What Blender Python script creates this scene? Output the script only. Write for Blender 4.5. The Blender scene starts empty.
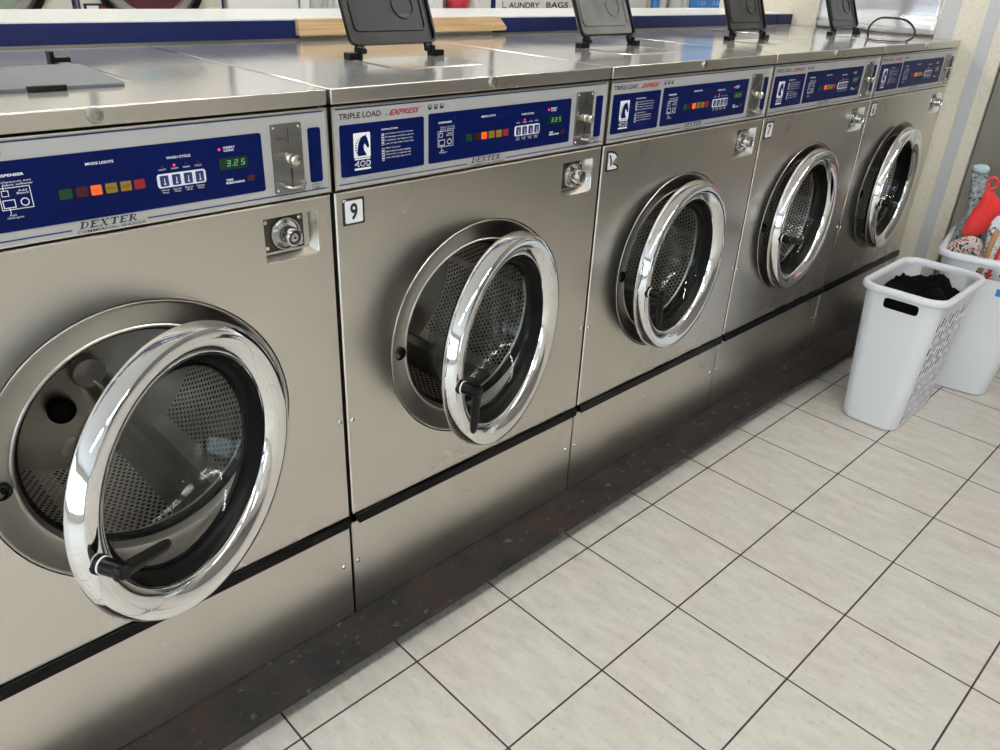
import bpy, math, random
from math import sin, cos, pi, radians
from mathutils import Vector, Matrix, noise
random.seed(7)
sc = bpy.context.scene
col = sc.collection
W = 0.74548

# ------------------------------------------------------------------ materials
def newmat(name):
    m = bpy.data.materials.new(name); m.use_nodes = True
    nt = m.node_tree; nt.nodes.clear()
    out = nt.nodes.new('ShaderNodeOutputMaterial')
    return m, nt, out
def N(nt, t, **kw):
    n = nt.nodes.new(t)
    for k, v in kw.items():
        if k.startswith('i_'): n.inputs[k[2:].replace('_', ' ')].default_value = v
        else: setattr(n, k, v)
    return n
def pbr(name, c, rough=.5, metal=0., spec=.5, coat=0., emis=None, es=0., nscale=0, namt=0., bump=0., bscale=200., trans=0., sheen=0.):
    m, nt, out = newmat(name)
    b = N(nt, 'ShaderNodeBsdfPrincipled')
    b.inputs['Base Color'].default_value = (*c, 1); b.inputs['Roughness'].default_value = rough
    b.inputs['Metallic'].default_value = metal; b.inputs['Specular IOR Level'].default_value = spec
    b.inputs['Coat Weight'].default_value = coat; b.inputs['Transmission Weight'].default_value = trans
    b.inputs['Sheen Weight'].default_value = sheen
    if emis: b.inputs['Emission Color'].default_value = (*emis, 1); b.inputs['Emission Strength'].default_value = es
    tc = N(nt, 'ShaderNodeTexCoord')
    if nscale:
        no = N(nt, 'ShaderNodeTexNoise'); no.inputs['Scale'].default_value = nscale; no.inputs['Detail'].default_value = 5
        nt.links.new(tc.outputs['Object'], no.inputs['Vector'])
        mx = N(nt, 'ShaderNodeMixRGB'); mx.blend_type = 'MULTIPLY'; mx.inputs[0].default_value = namt
        mx.inputs[1].default_value = (*c, 1)
        cr = N(nt, 'ShaderNodeValToRGB'); cr.color_ramp.elements[0].position = .3; cr.color_ramp.elements[1].position = .7
        nt.links.new(no.outputs['Fac'], cr.inputs[0]); nt.links.new(cr.outputs[0], mx.inputs[2])
        nt.links.new(mx.outputs[0], b.inputs['Base Color'])
    if bump:
        n2 = N(nt, 'ShaderNodeTexNoise'); n2.inputs['Scale'].default_value = bscale; n2.inputs['Detail'].default_value = 3
        nt.links.new(tc.outputs['Object'], n2.inputs['Vector'])
        bp = N(nt, 'ShaderNodeBump'); bp.inputs['Strength'].default_value = bump; bp.inputs['Distance'].default_value = .002
        nt.links.new(n2.outputs['Fac'], bp.inputs['Height']); nt.links.new(bp.outputs[0], b.inputs['Normal'])
    nt.links.new(b.outputs[0], out.inputs[0])
    return m
def steel(name, c, rough, vary=.06, stretch=(3, 3, 260), bump=.06, smudge=.25, dent=.0, aniso=0., metal=1.):
    m, nt, out = newmat(name)
    b = N(nt, 'ShaderNodeBsdfPrincipled'); b.inputs['Metallic'].default_value = metal
    b.inputs['Anisotropic'].default_value = aniso
    tc = N(nt, 'ShaderNodeTexCoord')
    mp = N(nt, 'ShaderNodeMapping'); mp.inputs['Scale'].default_value = stretch
    g = N(nt, 'ShaderNodeTexNoise'); g.inputs['Scale'].default_value = 4; g.inputs['Detail'].default_value = 4
    nt.links.new(tc.outputs['Object'], mp.inputs[0]); nt.links.new(mp.outputs[0], g.inputs['Vector'])
    s = N(nt, 'ShaderNodeTexNoise'); s.inputs['Scale'].default_value = 4; s.inputs['Detail'].default_value = 2.5; s.inputs['Roughness'].default_value = .5
    nt.links.new(tc.outputs['Object'], s.inputs['Vector'])
    r = N(nt, 'ShaderNodeMapRange'); r.inputs[1].default_value = .3; r.inputs[2].default_value = .7
    r.inputs[3].default_value = rough - vary; r.inputs[4].default_value = rough + vary
    nt.links.new(s.outputs['Fac'], r.inputs[0]); nt.links.new(r.outputs[0], b.inputs['Roughness'])
    cr = N(nt, 'ShaderNodeMixRGB'); cr.inputs[1].default_value = (*[x*(1-smudge) for x in c], 1); cr.inputs[2].default_value = (*c, 1)
    r2 = N(nt, 'ShaderNodeMapRange'); r2.inputs[1].default_value = .3; r2.inputs[2].default_value = .6
    nt.links.new(s.outputs['Fac'], r2.inputs[0]); nt.links.new(r2.outputs[0], cr.inputs[0])
    nt.links.new(cr.outputs[0], b.inputs['Base Color'])
    bp = N(nt, 'ShaderNodeBump'); bp.inputs['Strength'].default_value = bump; bp.inputs['Distance'].default_value = .0006
    nt.links.new(g.outputs['Fac'], bp.inputs['Height'])
    last = bp
    if dent:
        d = N(nt, 'ShaderNodeTexNoise'); d.inputs['Scale'].default_value = 2.6; d.inputs['Detail'].default_value = 1
        nt.links.new(tc.outputs['Object'], d.inputs['Vector'])
        b2 = N(nt, 'ShaderNodeBump'); b2.inputs['Strength'].default_value = dent; b2.inputs['Distance'].default_value = .02
        nt.links.new(d.outputs['Fac'], b2.inputs['Height']); nt.links.new(bp.outputs[0], b2.inputs['Normal']); last = b2
    nt.links.new(last.outputs[0], b.inputs['Normal'])
    nt.links.new(b.outputs[0], out.inputs[0])
    return m
M = {}
M['steel'] = steel('brushed_steel', (.68, .65, .605), .29, vary=.025, smudge=.05, dent=.06)
M['steel_top'] = steel('top_steel', (.74, .725, .69), .12, vary=.03, stretch=(3, 200, 3), bump=.03, smudge=.12, dent=.10, metal=.62)
M['steel_edge'] = pbr('edge_steel', (.85, .82, .76), .2, 1)
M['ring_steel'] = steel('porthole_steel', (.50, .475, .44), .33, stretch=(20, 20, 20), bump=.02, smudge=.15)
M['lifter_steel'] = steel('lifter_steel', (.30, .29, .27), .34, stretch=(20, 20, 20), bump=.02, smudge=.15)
M['lock_chrome'] = pbr('lock_chrome', (.62, .62, .62), .12, 1)
M['chrome'] = pbr('chrome', (.93, .93, .94), .045, 1)
M['chrome_scratched'] = steel('door_chrome', (.95, .95, .96), .055, vary=.02, stretch=(6, 6, 6), bump=.02, smudge=.05)
M['dark_steel'] = pbr('dark_inner_metal', (.06, .055, .05), .5, .6)
M['side_shade'] = pbr('gap_shade_metal', (.03, .028, .025), .5, .2, spec=.1)  # sides coloured dark for the shade in the gaps between machines
M['black'] = pbr('black_plastic', (.003, .003, .003), .32, spec=.2)
M['rubber'] = pbr('black_rubber', (.002, .002, .002), .4, spec=.12)
M['gloss_black'] = pbr('gloss_black_trim', (.002, .002, .003), .18, spec=.12)
M['silver'] = pbr('silver_overlay', (.44, .445, .45), .34, .25)
M['navy'] = pbr('navy_overlay', (.0015, .006, .060), .30, spec=.10)
M['white_ink'] = pbr('white_ink', (.82, .84, .88), .4)
M['black_ink'] = pbr('black_ink', (.015, .015, .02), .4)
M['navy_ink'] = pbr('navy_ink', (.012, .02, .11), .35)
M['red_ink'] = pbr('red_ink', (.28, .006, .012), .4)
M['grey_ink'] = pbr('grey_ink', (.16, .17, .19), .4)
M['coin_plate'] = steel('coin_plate_zinc', (.36, .36, .37), .30, stretch=(90, 90, 90), bump=.08, smudge=.4)
M['brass'] = pbr('pale_brass', (.75, .70, .55), .2, 1)
def lit(n, c, e): return pbr(n, tuple(x*.30 for x in c), .3, emis=c, es=e)
M['l_green'] = lit('green_lens', (.0, .09, .02), .16); M['l_dkred'] = lit('dark_red_lens', (.10, .003, .003), .12)
M['l_orange'] = lit('orange_lens', (1., .13, .015), .75); M['l_yellow'] = lit('yellow_lens', (.42, .26, .01), .30)
M['l_red'] = lit('red_lens', (.42, .02, .01), .25); M['l_led'] = lit('lit_led', (1., .03, .12), 2.2)
M['l_disp'] = pbr('display_window', (.0, .02, .008), .2); M['l_digit'] = lit('green_digit', (.25, .75, .40), .45)
M['lid'] = pbr('dark_lid_plastic', (.012, .012, .014), .30, spec=.16, nscale=9, namt=.3, bump=.05)
M['lid_reflect'] = pbr('reflection_grey_lid_plastic', (.20, .20, .195), .4, nscale=14, namt=.55)  # reflection on the third lid put into a lighter grey
M['lid_mid'] = pbr('mid_reflection_lid_plastic', (.055, .055, .055), .35, spec=.3, nscale=20, namt=.7)  # reflection on the last two lids put into a mid grey
M['lid_shut'] = pbr('shut_lid_sheen_plastic', (.10, .11, .125), .5, nscale=6, namt=.3)  # grey-blue sheen of the shut lid put into its colour
M['white'] = pbr('white_laminate', (.80, .80, .78), .3)
M['whiteplastic'] = pbr('white_hamper_plastic', (.80, .82, .86), .38)
M['grey_rim'] = pbr('grey_hamper_plastic', (.50, .50, .54), .4)
M['plate_white'] = pbr('plate_white', (.72, .74, .76), .4)
M['navyband'] = pbr('navy_edge_band', (.004, .012, .085), .4, spec=.3, nscale=3, namt=.3)
M['blue_sticker'] = pbr('blue_sticker', (.02, .22, .75), .4)
M['bluepaper'] = pbr('blue_poster', (.08, .35, .85), .5)
M['grey_wall'] = pbr('blue_grey_metal_trim', (.56, .57, .58), .4)
M['red_cloth'] = pbr('red_cloth', (.80, .035, .03), .8, bump=.3, bscale=60, sheen=.3)
M['black_cloth'] = pbr('black_cloth', (.0025, .0025, .003), .9, spec=.08, bump=.5, bscale=70)
M['red_item'] = pbr('red_bag', (.55, .03, .06), .6)
M['wire'] = pbr('dark_wire', (.05, .04, .035), .3, .8)
M['lens_glass'] = pbr('far_glass', (.03, .035, .04), .08)
M['beige_paint'] = pbr('far_machine_panel', (.60, .57, .50), .4)
M['grey_part'] = pbr('far_grey_metal', (.42, .41, .39), .3, .7)
M['tan'] = pbr('tan_cloth', (.50, .27, .13), .8)

def thin_glass():
    m, nt, out = newmat('thin_door_glass')
    fr = N(nt, 'ShaderNodeFresnel'); fr.inputs['IOR'].default_value = 1.5
    mu = N(nt, 'ShaderNodeMath', operation='MULTIPLY'); mu.inputs[1].default_value = .8
    ge = N(nt, 'ShaderNodeNewGeometry'); ir = N(nt, 'ShaderNodeMapRange'); ir.inputs[3].default_value = 1.45; ir.inputs[4].default_value = 1/1.45
    nt.links.new(ge.outputs['Backfacing'], ir.inputs[0]); nt.links.new(ir.outputs[0], fr.inputs['IOR'])
    t = N(nt, 'ShaderNodeBsdfTransparent'); t.inputs[0].default_value = (.96, .97, .965, 1)
    g = N(nt, 'ShaderNodeBsdfGlossy'); g.inputs['Roughness'].default_value = .04
    mx = N(nt, 'ShaderNodeMixShader')
    nt.links.new(fr.outputs[0], mu.inputs[0]); nt.links.new(mu.outputs[0], mx.inputs[0])
    nt.links.new(t.outputs[0], mx.inputs[1]); nt.links.new(g.outputs[0], mx.inputs[2]); nt.links.new(mx.outputs[0], out.inputs[0])
    return m
M['glass'] = thin_glass()

def perforated(name):
    m, nt, out = newmat(name)
    b = N(nt, 'ShaderNodeBsdfPrincipled'); b.inputs['Metallic'].default_value = 1; b.inputs['Roughness'].default_value = .28
    uv = N(nt, 'ShaderNodeUVMap'); uv.uv_map = 'uv'
    sp = N(nt, 'ShaderNodeSeparateXYZ'); nt.links.new(uv.outputs[0], sp.inputs[0])
    def mth(op, a, bb=None, c=None):
        n = N(nt, 'ShaderNodeMath', operation=op)
        for i, x in enumerate((a, bb, c)):
            if x is None: continue
            if isinstance(x, (int, float)): n.inputs[i].default_value = x
            else: nt.links.new(x, n.inputs[i])
        return n.outputs[0]
    px, py = .0125, .0216
    def dots(ox, oy):
        fx = mth('SUBTRACT', mth('FRACT', mth('ADD', mth('DIVIDE', sp.outputs[0], px), ox)), .5)
        fy = mth('SUBTRACT', mth('FRACT', mth('ADD', mth('DIVIDE', sp.outputs[1], py), oy)), .5)
        dx = mth('MULTIPLY', fx, px); dy = mth('MULTIPLY', fy, py)
        return mth('SQRT', mth('ADD', mth('MULTIPLY', dx, dx), mth('MULTIPLY', dy, dy)))
    d = mth('MINIMUM', dots(0, 0), dots(.5, .5))
    # plain bands (seams) every so often around the drum
    band = mth('GREATER_THAN', mth('ABSOLUTE', mth('SUBTRACT', mth('FRACT', mth('DIVIDE', sp.outputs[0], .26)), .5)), .43)
    hole = mth('MULTIPLY', mth('LESS_THAN', d, .0036), mth('SUBTRACT', 1, band))
    rim = N(nt, 'ShaderNodeMapRange'); rim.inputs[1].default_value = .0030; rim.inputs[2].default_value = .0060
    nt.links.new(d, rim.inputs[0])
    mx = N(nt, 'ShaderNodeMixRGB'); mx.inputs[1].default_value = (.80, .77, .72, 1); mx.inputs[2].default_value = (.004, .004, .004, 1)
    nt.links.new(hole, mx.inputs[0]); nt.links.new(mx.outputs[0], b.inputs['Base Color'])
    bp = N(nt, 'ShaderNodeBump'); bp.inputs['Strength'].default_value = .7; bp.inputs['Distance'].default_value = .0015
    nt.links.new(rim.outputs[0], bp.inputs['Height']); nt.links.new(bp.outputs[0], b.inputs['Normal'])
    nt.links.new(b.outputs[0], out.inputs[0])
    return m
M['perf'] = perforated('perforated_drum_steel')

def tile_mat():
    m, nt, out = newmat('floor_tiles')
    b = N(nt, 'ShaderNodeBsdfPrincipled')
    tc = N(nt, 'ShaderNodeTexCoord'); sp = N(nt, 'ShaderNodeSeparateXYZ'); nt.links.new(tc.outputs['Object'], sp.inputs[0])
    def mth(op, a, bb=None):
        n = N(nt, 'ShaderNodeMath', operation=op)
        for i, x in enumerate((a, bb)):
            if x is None: continue
            if isinstance(x, (int, float)): n.inputs[i].default_value = x
            else: nt.links.new(x, n.inputs[i])
        return n.outputs[0]
    def edge(o, off):
        u = mth('DIVIDE', mth('SUBTRACT', o, off), .305)
        f = mth('FRACT', u); return mth('MULTIPLY', mth('MINIMUM', f, mth('SUBTRACT', 1, f)), .305), mth('FLOOR', u)
    ex, ix = edge(sp.outputs[0], .5000); ey, iy = edge(sp.outputs[1], -.1492)
    e = mth('MINIMUM', ex, ey)
    gr = N(nt, 'ShaderNodeMapRange'); gr.inputs[1].default_value = .0016; gr.inputs[2].default_value = .0028; gr.inputs[3].default_value = 1; gr.inputs[4].default_value = 0
    nt.links.new(e, gr.inputs[0])
    n1 = N(nt, 'ShaderNodeTexNoise'); n1.inputs['Scale'].default_value = 9; n1.inputs['Detail'].default_value = 8; n1.inputs['Roughness'].default_value = .7
    mp = N(nt, 'ShaderNodeMapping'); mp.inputs['Scale'].default_value = (3.2, 1, 1); mp.inputs['Rotation'].default_value = (0, 0, .75)
    nt.links.new(tc.outputs['Object'], mp.inputs[0]); nt.links.new(mp.outputs[0], n1.inputs['Vector'])
    c1 = N(nt, 'ShaderNodeValToRGB'); c1.color_ramp.elements[0].position = .33; c1.color_ramp.elements[1].position = .66
    c1.color_ramp.elements[0].color = (.57, .545, .50, 1); c1.color_ramp.elements[1].color = (.71, .685, .635, 1)
    nt.links.new(n1.outputs['Fac'], c1.inputs[0])
    # pinkish / greenish drift
    n2 = N(nt, 'ShaderNodeTexNoise'); n2.inputs['Scale'].default_value = 3.2; n2.inputs['Detail'].default_value = 2
    nt.links.new(tc.outputs['Object'], n2.inputs['Vector'])
    c2 = N(nt, 'ShaderNodeValToRGB'); c2.color_ramp.elements[0].position = .4; c2.color_ramp.elements[1].position = .62
    c2.color_ramp.elements[0].color = (.985, 1, .98, 1); c2.color_ramp.elements[1].color = (1, .975, .965, 1)
    nt.links.new(n2.outputs['Fac'], c2.inputs[0])
    mm = N(nt, 'ShaderNodeMixRGB', blend_type='MULTIPLY'); mm.inputs[0].default_value = 1
    nt.links.new(c1.outputs[0], mm.inputs[1]); nt.links.new(c2.outputs[0], mm.inputs[2])
    # small specks
    n3 = N(nt, 'ShaderNodeTexNoise'); n3.inputs['Scale'].default_value = 60; n3.inputs['Detail'].default_value = 3
    nt.links.new(tc.outputs['Object'], n3.inputs['Vector'])
    c3 = N(nt, 'ShaderNodeValToRGB'); c3.color_ramp.elements[0].position = .30; c3.color_ramp.elements[1].position = .42
    c3.color_ramp.elements[0].color = (.90, .89, .87, 1); c3.color_ramp.elements[1].color = (1, 1, 1, 1)
    nt.links.new(n3.outputs['Fac'], c3.inputs[0])
    m3 = N(nt, 'ShaderNodeMixRGB', blend_type='MULTIPLY'); m3.inputs[0].default_value = 1
    nt.links.new(mm.outputs[0], m3.inputs[1]); nt.links.new(c3.outputs[0], m3.inputs[2])
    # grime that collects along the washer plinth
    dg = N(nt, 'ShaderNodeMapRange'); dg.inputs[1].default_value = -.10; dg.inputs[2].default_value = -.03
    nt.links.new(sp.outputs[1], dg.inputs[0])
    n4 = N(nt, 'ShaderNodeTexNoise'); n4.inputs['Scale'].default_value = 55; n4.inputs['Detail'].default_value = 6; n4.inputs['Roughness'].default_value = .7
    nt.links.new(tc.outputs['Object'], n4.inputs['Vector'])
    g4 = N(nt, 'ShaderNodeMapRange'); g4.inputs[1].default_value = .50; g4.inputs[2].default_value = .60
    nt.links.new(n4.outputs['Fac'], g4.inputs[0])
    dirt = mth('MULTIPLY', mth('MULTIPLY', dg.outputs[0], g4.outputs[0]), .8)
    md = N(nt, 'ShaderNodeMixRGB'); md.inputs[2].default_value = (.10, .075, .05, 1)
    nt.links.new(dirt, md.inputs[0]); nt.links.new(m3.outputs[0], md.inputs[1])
    mg = N(nt, 'ShaderNodeMixRGB'); mg.inputs[2].default_value = (.035, .028, .024, 1)
    nt.links.new(gr.outputs[0], mg.inputs[0]); nt.links.new(md.outputs[0], mg.inputs[1])
    nt.links.new(mg.outputs[0], b.inputs['Base Color'])
    rr = N(nt, 'ShaderNodeMapRange'); rr.inputs[3].default_value = .42; rr.inputs[4].default_value = .9
    nt.links.new(gr.outputs[0], rr.inputs[0]); nt.links.new(rr.outputs[0], b.inputs['Roughness'])
    hh = mth('SUBTRACT', mth('MULTIPLY', n1.outputs['Fac'], .25), gr.outputs[0])
    bp = N(nt, 'ShaderNodeBump'); bp.inputs['Strength'].default_value = .5; bp.inputs['Distance'].default_value = .002
    nt.links.new(hh, bp.inputs['Height']); nt.links.new(bp.outputs[0], b.inputs['Normal'])
    nt.links.new(b.outputs[0], out.inputs[0]); return m
M['tile'] = tile_mat()

def rust_mat():
    m, nt, out = newmat('rusty_plate')
    b = N(nt, 'ShaderNodeBsdfPrincipled'); tc = N(nt, 'ShaderNodeTexCoord')
    a = N(nt, 'ShaderNodeTexNoise'); a.inputs['Scale'].default_value = 9; a.inputs['Detail'].default_value = 8; a.inputs['Roughness'].default_value = .65
    nt.links.new(tc.outputs['Object'], a.inputs['Vector'])
    r = N(nt, 'ShaderNodeValToRGB'); e = r.color_ramp.elements
    e[0].position = .36; e[0].color = (.008, .008, .009, 1); e[1].position = .70; e[1].color = (.040, .019, .012, 1)
    k = e.new(.50); k.color = (.020, .018, .017, 1)
    nt.links.new(a.outputs['Fac'], r.inputs[0])
    f = N(nt, 'ShaderNodeTexNoise'); f.inputs['Scale'].default_value = 28; f.inputs['Detail'].default_value = 6; f.inputs['Roughness'].default_value = .7
    nt.links.new(tc.outputs['Object'], f.inputs['Vector'])
    mr = N(nt, 'ShaderNodeMapRange'); mr.inputs[1].default_value = .60; mr.inputs[2].default_value = .68
    nt.links.new(f.outputs['Fac'], mr.inputs[0])
    mx = N(nt, 'ShaderNodeMixRGB'); mx.inputs[2].default_value = (.12, .11, .095, 1)
    nt.links.new(mr.outputs[0], mx.inputs[0]); nt.links.new(r.outputs[0], mx.inputs[1]); nt.links.new(mx.outputs[0], b.inputs['Base Color'])
    b.inputs['Roughness'].default_value = .55; b.inputs['Specular IOR Level'].default_value = .3
    bp = N(nt, 'ShaderNodeBump'); bp.inputs['Strength'].default_value = .5; bp.inputs['Distance'].default_value = .002
    nt.links.new(f.outputs['Fac'], bp.inputs['Height']); nt.links.new(bp.outputs[0], b.inputs['Normal'])
    nt.links.new(b.outputs[0], out.inputs[0]); return m
M['rust'] = rust_mat()

def wood_mat():
    m, nt, out = newmat('bare_pine')
    b = N(nt, 'ShaderNodeBsdfPrincipled'); tc = N(nt, 'ShaderNodeTexCoord')
    mp = N(nt, 'ShaderNodeMapping'); mp.inputs['Scale'].default_value = (1.5, 10, 45)
    nt.links.new(tc.outputs['Object'], mp.inputs[0])
    a = N(nt, 'ShaderNodeTexNoise'); a.inputs['Scale'].default_value = 3; a.inputs['Detail'].default_value = 5
    nt.links.new(mp.outputs[0], a.inputs['Vector'])
    r = N(nt, 'ShaderNodeValToRGB'); r.color_ramp.elements[0].color = (.45, .28, .13, 1); r.color_ramp.elements[1].color = (.70, .50, .28, 1)
    r.color_ramp.elements[0].position = .3; r.color_ramp.elements[1].position = .7
    nt.links.new(a.outputs['Fac'], r.inputs[0]); nt.links.new(r.outputs[0], b.inputs['Base Color'])
    b.inputs['Roughness'].default_value = .6
    nt.links.new(b.outputs[0], out.inputs[0]); return m
M['wood'] = wood_mat()

def stucco():
    m, nt, out = newmat('beige_textured_wall')
    b = N(nt, 'ShaderNodeBsdfPrincipled'); tc = N(nt, 'ShaderNodeTexCoord')
    mp = N(nt, 'ShaderNodeMapping'); mp.inputs['Scale'].default_value = (1, 1, .6)
    nt.links.new(tc.outputs['Object'], mp.inputs[0])
    a = N(nt, 'ShaderNodeTexNoise'); a.inputs['Scale'].default_value = 150; a.inputs['Detail'].default_value = 4
    nt.links.new(mp.outputs[0], a.inputs['Vector'])
    r = N(nt, 'ShaderNodeValToRGB'); r.color_ramp.elements[0].color = (.70, .655, .53, 1); r.color_ramp.elements[1].color = (.78, .74, .62, 1)
    r.color_ramp.elements[0].position = .35; r.color_ramp.elements[1].position = .6
    nt.links.new(a.outputs['Fac'], r.inputs[0]); nt.links.new(r.outputs[0], b.inputs['Base Color'])
    b.inputs['Roughness'].default_value = .6
    bp = N(nt, 'ShaderNodeBump'); bp.inputs['Strength'].default_value = .4; bp.inputs['Distance'].default_value = .002
    nt.links.new(a.outputs['Fac'], bp.inputs['Height']); nt.links.new(bp.outputs[0], b.inputs['Normal'])
    nt.links.new(b.outputs[0], out.inputs[0]); return m
M['stucco'] = stucco()
M['room_wall'] = pbr('room_wall_paint', (.62, .60, .54), .7)
M['ceiling'] = pbr('ceiling_paint', (.72, .72, .70), .8)
M['door_brown'] = pbr('brownish_metal_panel', (.27, .25, .215), .38, .2, nscale=5, namt=.25)
M['dark_reflected'] = pbr('dark_taupe_reflected', (.16, .145, .125), .5)
M['dark_gap'] = pbr('dark_gap', (.03, .027, .022), .7)
M['shiny_sheet'] = steel('rippled_steel_sheet', (.80, .80, .82), .24, vary=.04, stretch=(3, 3, 3), bump=.02, smudge=.1, dent=.25, metal=.8)

def camo(name, c0, c1, c2, scale):
    m, nt, out = newmat(name)
    b = N(nt, 'ShaderNodeBsdfPrincipled'); tc = N(nt, 'ShaderNodeTexCoord')
    a = N(nt, 'ShaderNodeTexNoise'); a.inputs['Scale'].default_value = scale; a.inputs['Detail'].default_value = 2
    nt.links.new(tc.outputs['Object'], a.inputs['Vector'])
    r = N(nt, 'ShaderNodeValToRGB'); r.color_ramp.interpolation = 'CONSTANT'; e = r.color_ramp.elements
    e[0].position = 0; e[0].color = (*c1, 1); e[1].position = .41; e[1].color = (*c0, 1); k = e.new(.60); k.color = (*c2, 1)
    nt.links.new(a.outputs['Fac'], r.inputs[0]); nt.links.new(r.outputs[0], b.inputs['Base Color'])
    b.inputs['Roughness'].default_value = .8
    nt.links.new(b.outputs[0], out.inputs[0]); return m
M['grey_print'] = camo('grey_printed_cloth', (.33, .36, .36), (.05, .06, .09), (.48, .52, .54), 70)
M['red_print'] = camo('red_white_printed_cloth', (.60, .58, .52), (.02, .025, .02), (.42, .015, .03), 85)
M['white_print'] = camo('white_printed_cloth', (.74, .77, .82), (.10, .12, .18), (.80, .82, .86), 60)
M['laundry_far'] = camo('far_laundry', (.10, .015, .02), (.03, .38, .62), (.50, .54, .46), 5)
M['laundry_far2'] = camo('far_laundry_green', (.30, .34, .26), (.10, .12, .10), (.40, .42, .36), 9)

# ------------------------------------------------------------------ mesh builder
_txt = {}
def text_geo(s, shear=0., off=0., space=1.):
    key = (s, shear, off, space)
    if key in _txt: return _txt[key]
    cu = bpy.data.curves.new('t', 'FONT'); cu.body = s; cu.size = 1; cu.shear = shear; cu.offset = off; cu.space_character = space
    cu.resolution_u = 3
    ob = bpy.data.objects.new('t', cu); col.objects.link(ob)
    bpy.context.view_layer.update()
    dg = bpy.context.evaluated_depsgraph_get()
    me = ob.evaluated_get(dg).to_mesh()
    vs = [tuple(v.co[:2]) for v in me.vertices]; fs = [tuple(p.vertices) for p in me.polygons]
    ob.evaluated_get(dg).to_mesh_clear()
    bpy.data.objects.remove(ob); bpy.data.curves.remove(cu)
    x0 = min(v[0] for v in vs); x1 = max(v[0] for v in vs); y0 = min(v[1] for v in vs); y1 = max(v[1] for v in vs)
    _txt[key] = (vs, fs, x0, x1, y0, y1); return _txt[key]

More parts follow.
